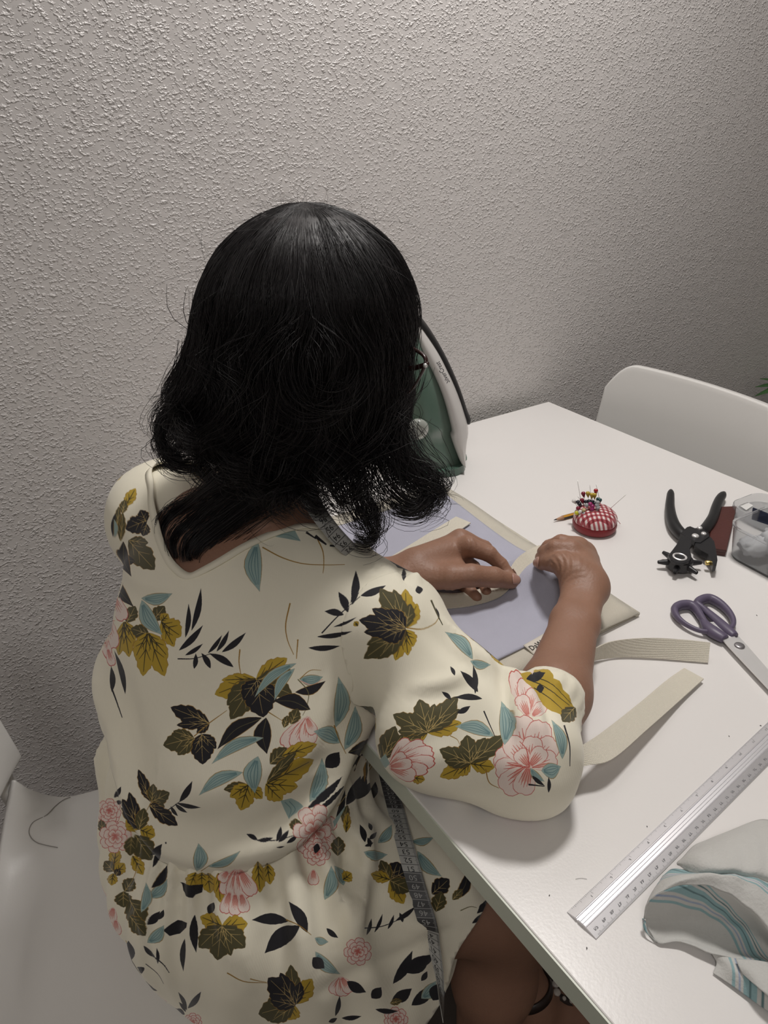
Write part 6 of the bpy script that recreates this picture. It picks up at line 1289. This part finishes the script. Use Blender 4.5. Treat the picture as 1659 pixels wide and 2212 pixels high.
# dense inner mass under the strands
tt_, pp_ = np.meshgrid(np.linspace(0, NR - 1, 46), np.linspace(0, 2 * math.pi, 64, endpoint=False), indexing='ij'); Gm = hull(tt_, pp_, 0.0) + (hull(tt_, pp_, 1.0) - hull(tt_, pp_, 0.0)) * (np.interp(tt_, [0, 2, 11, 14], [.9, .972, .955, .80]) + .012 * np.sin(pp_ * 9 + tt_ * .7) * np.clip(tt_ / 5, 0, 1))[..., None]
am, bm = Gm.shape[:2]; ii, jj = np.meshgrid(np.arange(am - 1), np.arange(bm), indexing='ij'); MQ = np.stack([ii * bm + jj, ii * bm + (jj + 1) % bm, (ii + 1) * bm + (jj + 1) % bm, (ii + 1) * bm + jj], -1).reshape(-1, 4)
HVv.append(Gm.reshape(-1, 3)); HFf.append(MQ + hn); hn += am * bm; MASSB = bvh(Gm.reshape(-1, 3), MQ)
hull_strands(4200, .985, 1.01, (0, 1.2), (11.4, 14), wave=.016, curl=.012)
hull_strands(1500, .96, 1.01, (0, 4), (10.5, 14), wave=.018, curl=.010)
hull_strands(260, 1.0, 1.045, (0, 1.5), (6, 12), wave=.02, rad=(.00014, .00022))
hull_strands(1100, .90, 1.0, (6, 9), (12, 14), wave=.04, curl=.022, phi0=-2.6, phi1=-.1)
def guide(pts, n, w0, w1, k=26, rad=(.0002, .00036), jit=.35):
    """a lock: n strands following a centre line of (px, py, distance), spread w0 at the root, w1 at the tip"""
    c = spline([dist_at(*p) for p in pts], k); T = np.gradient(c, axis=0); T /= np.linalg.norm(T, axis=1)[:, None]
    off = hr.normal(size=(n, 2)); u = np.cross(T, V3(.2, .3, .9)); u /= np.linalg.norm(u, axis=1)[:, None]; v = np.cross(T, u); L = np.linspace(0, 1, k)
    wd = (w0 + (w1 - w0) * L)[None]; stretch = 1 + hr.normal(0, .10, n)
    idx = np.clip(L[None] * stretch[:, None], 0, 1) * (k - 1); i0 = np.minimum(idx.astype(int), k - 2); f_ = (idx - i0)[..., None]
    p = c[i0] * (1 - f_) + c[i0 + 1] * f_
    ph = hr.uniform(0, 6.28, (n, 1)); wob = 1 + jit * np.sin(L[None] * 5 + ph)
    p = p + u[None] * (off[:, :1] * wd * wob)[..., None] + v[None] * (off[:, 1:] * wd * wob)[..., None]
    add_strands(p, hr.uniform(*rad, n))
LOCKS = [  # right flips
    ([(862, 780, .70), (852, 870, .695), (860, 950, .695), (895, 1002, .70), (938, 1030, .705), (952, 1062, .71), (935, 1092, .712), (900, 1098, .712)], 150, .010, .007),
    ([(850, 820, .69), (846, 930, .69), (868, 1005, .695), (908, 1048, .70), (926, 1082, .70), (900, 1105, .70), (862, 1100, .70), (838, 1078, .70)], 150, .011, .006),
    ([(820, 860, .685), (815, 960, .685), (836, 1040, .69), (872, 1080, .69), (898, 1090, .69), (905, 1070, .69)], 120, .012, .006),
    ([(790, 880, .68), (775, 980, .68), (778, 1060, .685), (800, 1120, .685), (812, 1158, .685), (790, 1176, .685), (762, 1166, .685)], 130, .013, .005),
    ([(765, 880, .675), (752, 980, .675), (764, 1055, .68), (780, 1105, .68), (800, 1120, .68), (815, 1100, .68), (800, 1080, .68)], 120, .014, .005),
    ([(835, 900, .69), (840, 990, .69), (880, 1030, .695), (925, 1040, .70), (958, 1058, .70), (955, 1080, .70)], 70, .010, .008),
    ([(700, 860, .675), (676, 970, .672), (664, 1040, .675), (672, 1080, .675), (694, 1092, .675), (712, 1078, .675)], 150, .015, .006), ([(715, 880, .675), (712, 980, .672), (722, 1050, .672), (740, 1085, .675), (764, 1090, .675)], 150, .014, .006),
    ([(650, 860, .68), (620, 970, .675), (606, 1045, .675), (616, 1085, .678), (640, 1100, .68)], 150, .017, .008), ([(590, 880, .685), (565, 980, .68), (560, 1050, .68), (580, 1085, .68)], 130, .016, .007),
    # left curls
    ([(418, 740, .76), (404, 820, .76), (386, 872, .762), (352, 905, .765), (341, 945, .765), (360, 980, .765), (402, 988, .765)], 120, .007, .006),
    ([(430, 800, .75), (402, 880, .75), (365, 920, .755), (350, 965, .755), (375, 1002, .755), (425, 1006, .752), (460, 985, .75)], 120, .009, .006),
    ([(440, 850, .745), (412, 930, .745), (380, 965, .75), (372, 995, .75), (400, 1012, .75)], 90, .010, .006),
    ([(402, 790, .765), (378, 862, .768), (345, 885, .77), (330, 890, .77)], 45, .006, .005),
    ([(470, 850, .735), (448, 940, .735), (440, 1000, .735), (470, 1030, .735), (510, 1020, .735)], 120, .014, .007)]
for g in LOCKS: guide(*g)
def on_hair(px, py, lift):
    p = cast(MASSB, px, py); p = dist_at(px, py, .66) if p is None else p; return tuple([px, py, float(np.linalg.norm(p - CAMP)) - lift])
# loose waves lying on the outside, swinging round into open curls
WAVES = [[(470, 640), (452, 740), (470, 820), (455, 880), (415, 905), (392, 940), (420, 965)], [(520, 640), (505, 740), (520, 830), (500, 895), (450, 925), (440, 965), (480, 985)], [(570, 660), (560, 770), (585, 850), (640, 895), (705, 890), (745, 850), (740, 810)],
         [(610, 640), (600, 740), (630, 830), (690, 868), (750, 850), (785, 800)], [(660, 650), (655, 760), (670, 860), (640, 930), (590, 955), (560, 1000), (585, 1030)], [(720, 640), (730, 750), (715, 850), (740, 930), (790, 960), (820, 1000)], [(780, 640), (800, 740), (795, 840), (770, 920), (745, 980), (770, 1020)],
         [(835, 650), (855, 740), (845, 830), (820, 900), (815, 960), (850, 1000)], [(545, 780), (530, 860), (555, 930), (610, 965), (650, 1010), (640, 1060)], [(600, 820), (580, 900), (530, 950), (490, 985), (500, 1020), (540, 1030)], [(690, 820), (700, 900), (680, 970), (700, 1030), (740, 1050)], [(480, 700), (462, 790), (430, 850), (400, 880), (372, 890)]]
for i, L_ in enumerate(WAVES):
    n_ = len(L_); guide([on_hair(x, y, .004 + .006 * math.sin(math.pi * (k / (n_ - 1)) ** 1.5) + .006 * (k / (n_ - 1))) for k, (x, y) in enumerate(L_)], 120, .0095, .0055, 28)
# fly-away hairs round the crown
n = 170; ph = hr.uniform(0, 2 * math.pi, n); t0 = hr.uniform(.2, 7, n); a = hull(t0, ph, 1.0); o_ = a - hull(t0 + 1.5, ph, 0.0); o_ /= np.linalg.norm(o_, axis=1)[:, None]
tng = hull(t0 + .6, ph, 1.0) - a; tng /= np.linalg.norm(tng, axis=1)[:, None] + 1e-9; ln = hr.uniform(.012, .045, n)[:, None]; L = np.linspace(0, 1, 10)
tng = tng * np.where(hr.random(n) < .75, 1, -.6)[:, None] + hr.normal(0, .25, (n, 3))
P_ = a[:, None] + o_[:, None] * (ln * .55)[:, None] * np.sin(L * 1.9)[None, :, None] * hr.uniform(.2, 1, (n, 1, 1)) + tng[:, None] * ln[:, None] * L[None, :, None]
add_strands(P_, hr.uniform(.00010, .00016, n))
# hair lying over the nape, following the back
BODYB = bvh(SKV, SKQ)
def on_back(px, py, lift):
    p = cast(BODYB, px, py); p = dist_at(px, py, .715) if p is None else p; return p + unit(CAMP - p) * lift
NAPE = [[(600, 950), (520, 1000), (455, 1050), (395, 1095), (352, 1135), (352, 1180)], [(620, 970), (540, 1030), (470, 1080), (410, 1125), (372, 1165), (380, 1205)], [(640, 990), (570, 1045), (500, 1090), (440, 1140), (402, 1180), (405, 1212)],
        [(660, 1000), (600, 1050), (540, 1095), (480, 1140), (430, 1178), (418, 1206)], [(670, 1010), (625, 1050), (560, 1085), (500, 1122), (455, 1155)], [(545, 980), (480, 1035), (420, 1078), (370, 1112), (350, 1140)]]
for L_ in NAPE:
    c = spline([on_back(x, y, .004 + .022 * (1 - i / (len(L_) - 1)) ** 1.2) for i, (x, y) in enumerate(L_)], 22); n = 150; off = hr.normal(size=(n, 2)); Tn = np.gradient(c, axis=0); Tn /= np.linalg.norm(Tn, axis=1)[:, None]
    vd = unit(CAMP - c[10]); u = np.cross(Tn, vd); L2 = np.linspace(0, 1, 22)[None]; wd = .0085 - .0035 * L2
    stx = np.clip(L2 * (1 + hr.normal(0, .14, (n, 1))), 0, 1) * 21; i0 = np.minimum(stx.astype(int), 20); f_ = (stx - i0)[..., None]; p = c[i0] * (1 - f_) + c[i0 + 1] * f_
    p = p + u[None] * (off[:, :1] * wd * (1 + .4 * np.sin(4 * L2 + off[:, 1:] * 3)))[..., None] + vd * (np.abs(off[:, 1:]) * .0022 * np.ones_like(L2))[..., None]
    add_strands(p, hr.uniform(.00020, .00036, n))
hair = obj_np('hair', to_local(np.concatenate(HVv)), np.concatenate(HFf), M_HAIR, person); hair['kind'] = 'stuff'
# ================================================================== what she wears on top: glasses, tape measure, sandals
M_FRAME = mat('dark_red_brown_acetate', (.034, .012, .010), rough=.3, coat=.2)
M_LENS = mat('clear_lens', (1, 1, 1), rough=.02, trans=1.0); bsdf(M_LENS).inputs['IOR'].default_value = 1.05
def make_glasses():
    # rim plane a little in front of the eyes; the picture shows the near end piece beyond the hair
    GA = math.radians(22); GF = HF * math.cos(GA) - HR * math.sin(GA); GR = HR * math.cos(GA) + HF * math.sin(GA); T_ = dist_at(934, 777, .69); u_ = HF; o = HC + HF * float((T_ - HC) @ HF) 
    c = HC + HF * .118 + HU * .004; sh = T_ - (c + GR * .070 + HU * .019); c = c + sh; rt = tag(empty('eyeglasses', tuple(c)), 'dark red brown eyeglasses worn by the woman, one corner showing past her hair', 'glasses')
    def g(r, f_, u): return c + GR * r + GF * f_ + HU * u
    for s in (1, -1):
        prof = [(.008, .012), (.022, .020), (.045, .021), (.066, .019), (.070, .008), (.064, -.016), (.046, -.026), (.022, -.024), (.010, -.010)]
        lp = spline([g(s * a, -.008 * (a / .07) ** 2, b_) for a, b_ in prof], 48, closed=True); lp = np.concatenate([lp, lp[:2]])
        rad = np.array([.0011 + .0007 * np.clip((p - c) @ HU / .018, -.3, 1) for p in lp]); place(rt, MB().tube(lp, rad, 10, caps=False, up=tuple(GF), sx=1.5).build('rim', M_FRAME, smooth=True))
        lens = MB(); q = lp[:48]; place(rt, lens.add(list(q) + [p + GF * .0012 for p in q], [tuple(range(48)), tuple(range(48, 96))[::-1]] + [(i, (i + 1) % 48, 48 + (i + 1) % 48, 48 + i) for i in range(48)]).build('lens', M_LENS))
        tp = spline([g(s * .067, -.003, .013), g(s * .0705, -.008, .013), hp_(s * .073, .062, .012), hp_(s * .071, .02, .012), hp_(s * .069, -.02, .008), hp_(s * .068, -.035, -.015)], 24)
        place(rt, MB().tube(tp, np.interp(np.linspace(0, 1, 24), [0, .1, .7, 1], [.0018, .0016, .0013, .0016]), 8, up=tuple(HU), sx=1.7).build('temple', M_FRAME, smooth=True))
        hg = g(s * .0715, -.010, .0125); place(rt, MB().ball(hg, .0022, 8).build('hinge', M_STEEL, smooth=True))
    place(rt, MB().tube(spline([g(-.010, 0, .008), g(0, .003, .011), g(.010, 0, .008)], 10), .0016, 8).build('bridge', M_FRAME, smooth=True))
make_glasses()
# ---- tape measure round her neck
ALLB = bvh(np.concatenate([BODV, KV2, RV2, LV2]), np.concatenate([BODT, KT2 + len(BODV), RT2 + len(BODV) + len(KV2), LT2 + len(BODV) + len(KV2) + len(RV2)]))
M_TAPEW, M_TAPEK = mat('pale_grey_tape', (.42, .42, .40), rough=.5), mat('dark_grey_tape', (.050, .050, .052), rough=.5)
M_TPR, M_TPRW = mat('tape_black_print', (.015, .015, .015), rough=.6), mat('tape_pale_print', (.36, .36, .35), rough=.6)
tape = tag(empty('tape_measure', tuple(NECK_B)), 'grey and black tape measure hung round her neck, one end dangling by the table edge', 'tape measure')
def tape_run(center, side, nums, n=120, cm=.01):
    """center/side point lists; nums: (first number at the start, step per 1 cm, sections list of (from, to, dark))"""
    c = spline(center, n); sd = spline(side, n); sd = sd / np.linalg.norm(sd, axis=1)[:, None]; L = np.concatenate([[0], np.cumsum(np.linalg.norm(np.diff(c, axis=0), axis=1))]); W_ = .0185
    start, sections = nums; tot = L[-1]
    def P(s_, v, lift): 
        i = np.clip(np.searchsorted(L, s_) - 1, 0, n - 2); u = (s_ - L[i]) / max(L[i + 1] - L[i], 1e-9); p = c[i] + (c[i + 1] - c[i]) * u; q = unit(sd[i] + (sd[i + 1] - sd[i]) * u); t = unit(c[i + 1] - c[i]); nn = unit(np.cross(t, q))
        if nn @ (CAMP - p) < 0: nn = -nn
        return p + q * v + nn * lift
    for s0, s1, dark in sections:
        a, b_ = max(0, s0), min(tot, s1)
        if b_ - a < .003: continue
        ss = np.linspace(a, b_, max(4, int((b_ - a) / .004))); mid = np.array([P(x, 0, 0) for x in ss]); sdd = np.array([P(x, .005, 0) - P(x, 0, 0) for x in ss])
        place(tape, MB().ribbon(mid, sdd, W_, .0006).build('band', M_TAPEK if dark else M_TAPEW, smooth=True, auto=45))
        pr_ = MB(); k0 = int(math.ceil((a + .0005) / cm)); 
        for k in range(k0, int(b_ / cm) + 1):
            x = k * cm
            if x > b_ - .0005: break
            pr_.add([P(x - .00025, -W_ / 2 * .95, .0005), P(x + .00025, -W_ / 2 * .95, .0005), P(x + .00025, W_ / 2 * .95, .0005), P(x - .00025, W_ / 2 * .95, .0005)], [(0, 1, 2, 3)])
            for m_ in range(1, 10):
                y = x + m_ * cm / 10
                if y < b_: pr_.add([P(y - .00012, W_ / 2 * .96, .0005), P(y + .00012, W_ / 2 * .96, .0005), P(y + .00012, W_ / 2 * (.62 if m_ == 5 else .74), .0005), P(y - .00012, W_ / 2 * (.62 if m_ == 5 else .74), .0005)], [(0, 1, 2, 3)])
            if x + cm * .8 < b_:
                v, f = text_mesh(str(start - k), .0085); pr_.add([P(x + (.50 + b2 * 100) * cm, -a2 - .001, .0006) for a2, b2 in v], f)
        if pr_.f: place(tape, pr_.build('scale_print', M_TPRW if dark else M_TPR))
# round the neck: nape to the near collar, 97..91
def on_skin(px, py, d, lift=.004):
    c = [h for h in (cast(ALLB, px, py), cast(BODYB, px, py)) if h is not None]; e = min([np.linalg.norm(h - CAMP) for h in c] + [9]); return dist_at(px, py, min(d, e - lift) if e < 9 and e > .55 else d)
nk_c = [on_skin(*q) for q in ((478, 985, .715), (520, 1003, .708), (566, 1022, .708), (625, 1045, .704), (668, 1075, .690), (688, 1108, .684), (720, 1150, .684))] + [dist_at(752, 1184, .695), dist_at(778, 1204, .725), dist_at(800, 1230, .76)]
nk_s = [unit(dist_at(x1, y1, d1) - dist_at(x0, y0, d0)) for x0, y0, d0, x1, y1, d1 in ((470, 995, .715, 490, 975, .715), (512, 1015, .705, 530, 990, .705), (556, 1036, .70, 578, 1008, .70), (612, 1058, .70, 640, 1032, .71), (650, 1088, .69, 686, 1068, .70), (668, 1120, .685, 712, 1096, .70), (706, 1166, .685, 738, 1134, .70), (738, 1196, .690, 770, 1166, .705), (764, 1216, .72, 792, 1190, .735), (786, 1240, .755, 812, 1218, .765))]
tape_run(nk_c, nk_s, (108, [(0, .40, False)]), 140)
TRB = bvh(np.concatenate([BODV, KV2]), np.concatenate([BODT, KT2 + len(BODV)]))
def on_dress(px, py, lift):
    p = cast(TRB, px, py); p = dist_at(px, py, .80) if p is None else p; return p + unit(CAMP - p) * lift
hang = [(822, 1600), (830, 1650), (842, 1700), (858, 1760), (872, 1815), (890, 1880), (906, 1935), (922, 1990), (934, 2035), (945, 2090), (951, 2140), (953, 2185)]
hp = [on_dress(x, y, .006) for x, y in hang]
dd_ = np.array([np.linalg.norm(p - CAMP) for p in hp]); dd_ = np.minimum(np.convolve(np.pad(dd_, 2, mode='edge'), np.ones(5) / 5, 'valid'), dd_ - .0); hp = [dist_at(x, y, d) for (x, y), d in zip(hang, dd_)]
hs = [unit(CR * 1.0 + UP * .12 - CF * .15)] * 8 + [unit(CR * .8 - CF * .6), unit(CR * .55 - CF * .8), unit(CR * .3 - CF * .9), unit(CR * .12 - CF * .98)]
Lh = np.concatenate([[0], np.cumsum(np.linalg.norm(np.diff(np.array(hp), axis=0), axis=1))]); s60, s50, s40 = np.interp([1747, 1884, 2010], [y for _, y in hang], Lh)
cmh = (s50 - s60) / 10; k60 = math.ceil(s60 / cmh)
tape_run(hp, hs, (60 + k60, [(0, s60, True), (s60, s50, False), (s50, s40, True), (s40, 1.0, False)]), 140, cmh)
# ---- sandals under the table
M_STRAP = mat('dark_leather_strap', (.030, .018, .014), rough=.45); M_SOLE = mat('dark_brown_sole', (.05, .032, .022), rough=.7); M_GEM = mat('pale_beads', (.55, .50, .45), rough=.2)
def make_sandal(an, td, label):
    toe = an + unit(td) * .155; fwd = unit((toe - an) * [1, 1, 0]); sd = np.cross(UP, fwd); h0 = an - fwd * .045
    rt = tag(empty('sandal', (an[0], an[1], 0)), label, 'shoe', 'beaded sandals')
    prof = [(-.005, .030), (.04, .034), (.10, .033), (.16, .042), (.21, .036), (.24, .018)]
    pl = [h0 + fwd * a + sd * b_ for a, b_ in prof] + [h0 + fwd * a - sd * b_ for a, b_ in prof[::-1]]; z0 = 0.0
    place(rt, MB().prism(spline([p[:2] for p in pl], 48, closed=True), z0, .018, .003).build('sole', M_SOLE))
    for f0, w_, z_, hh in ((.155, .040, .018, .045), (.01, .034, .02, .075)):
        c = h0 + fwd * f0; a = np.linspace(0, math.pi, 20); place(rt, MB().ribbon([c + sd * w_ * math.cos(x) + UP * (z_ - an[2] * 0 + hh * math.sin(x)) - UP * an[2] for x in a], fwd, .016, .003).build('strap', M_STRAP, smooth=True))
    for k in range(6):
        x = math.pi * (.25 + .1 * k); place(rt, MB().ball(h0 + fwd * .155 + sd * .042 * math.cos(x) + UP * (.020 + .047 * math.sin(x) - an[2]), .005, 8).build('bead', M_GEM, smooth=True))
    return rt
make_sandal(AN_R, V3(.9, .1, 0), 'dark beaded sandal on the nearer foot under the table')
sl2 = make_sandal(AN_L, V3(.85, -.45, 0), 'dark beaded sandal on the farther foot deeper under the table')
shd = unit(KN_L - AN_L); e1 = unit(np.cross(shd, UP)); e2 = np.cross(shd, e1); ac = AN_L + shd * .022                  # ankle strap and the beaded strap down the instep
an_ = np.linspace(0, 2 * math.pi, 40); place(sl2, MB().ribbon([ac + (e1 * math.cos(a) + e2 * math.sin(a)) * .0365 for a in an_], shd, .014, .003).build('ankle_strap', M_STRAP, smooth=True))
ft = unit(V3(.85, -.45, 0)); ip = spline([AN_L + shd * .02 + ft * .030 - UP * .002, AN_L + ft * .060 - UP * .012, AN_L + ft * .100 - UP * .030, AN_L + ft * .135 - UP * .050], 20)
place(sl2, MB().ribbon(ip, np.cross(ft, UP), .013, .003).build('instep_strap', M_STRAP, smooth=True))
for k in range(1, 19, 2): place(sl2, MB().ball(ip[k] + UP * .003, .0036, 8).build('bead', M_GEM, smooth=True))
for k in range(5):
    a = k * 1.2566; place(sl2, MB().ball(ip[1] + UP * .006 + V3(math.cos(a), math.sin(a), .3) * .010, .006, 10, (1, 1, .5)).build('flower_petal', M_GEM, smooth=True))
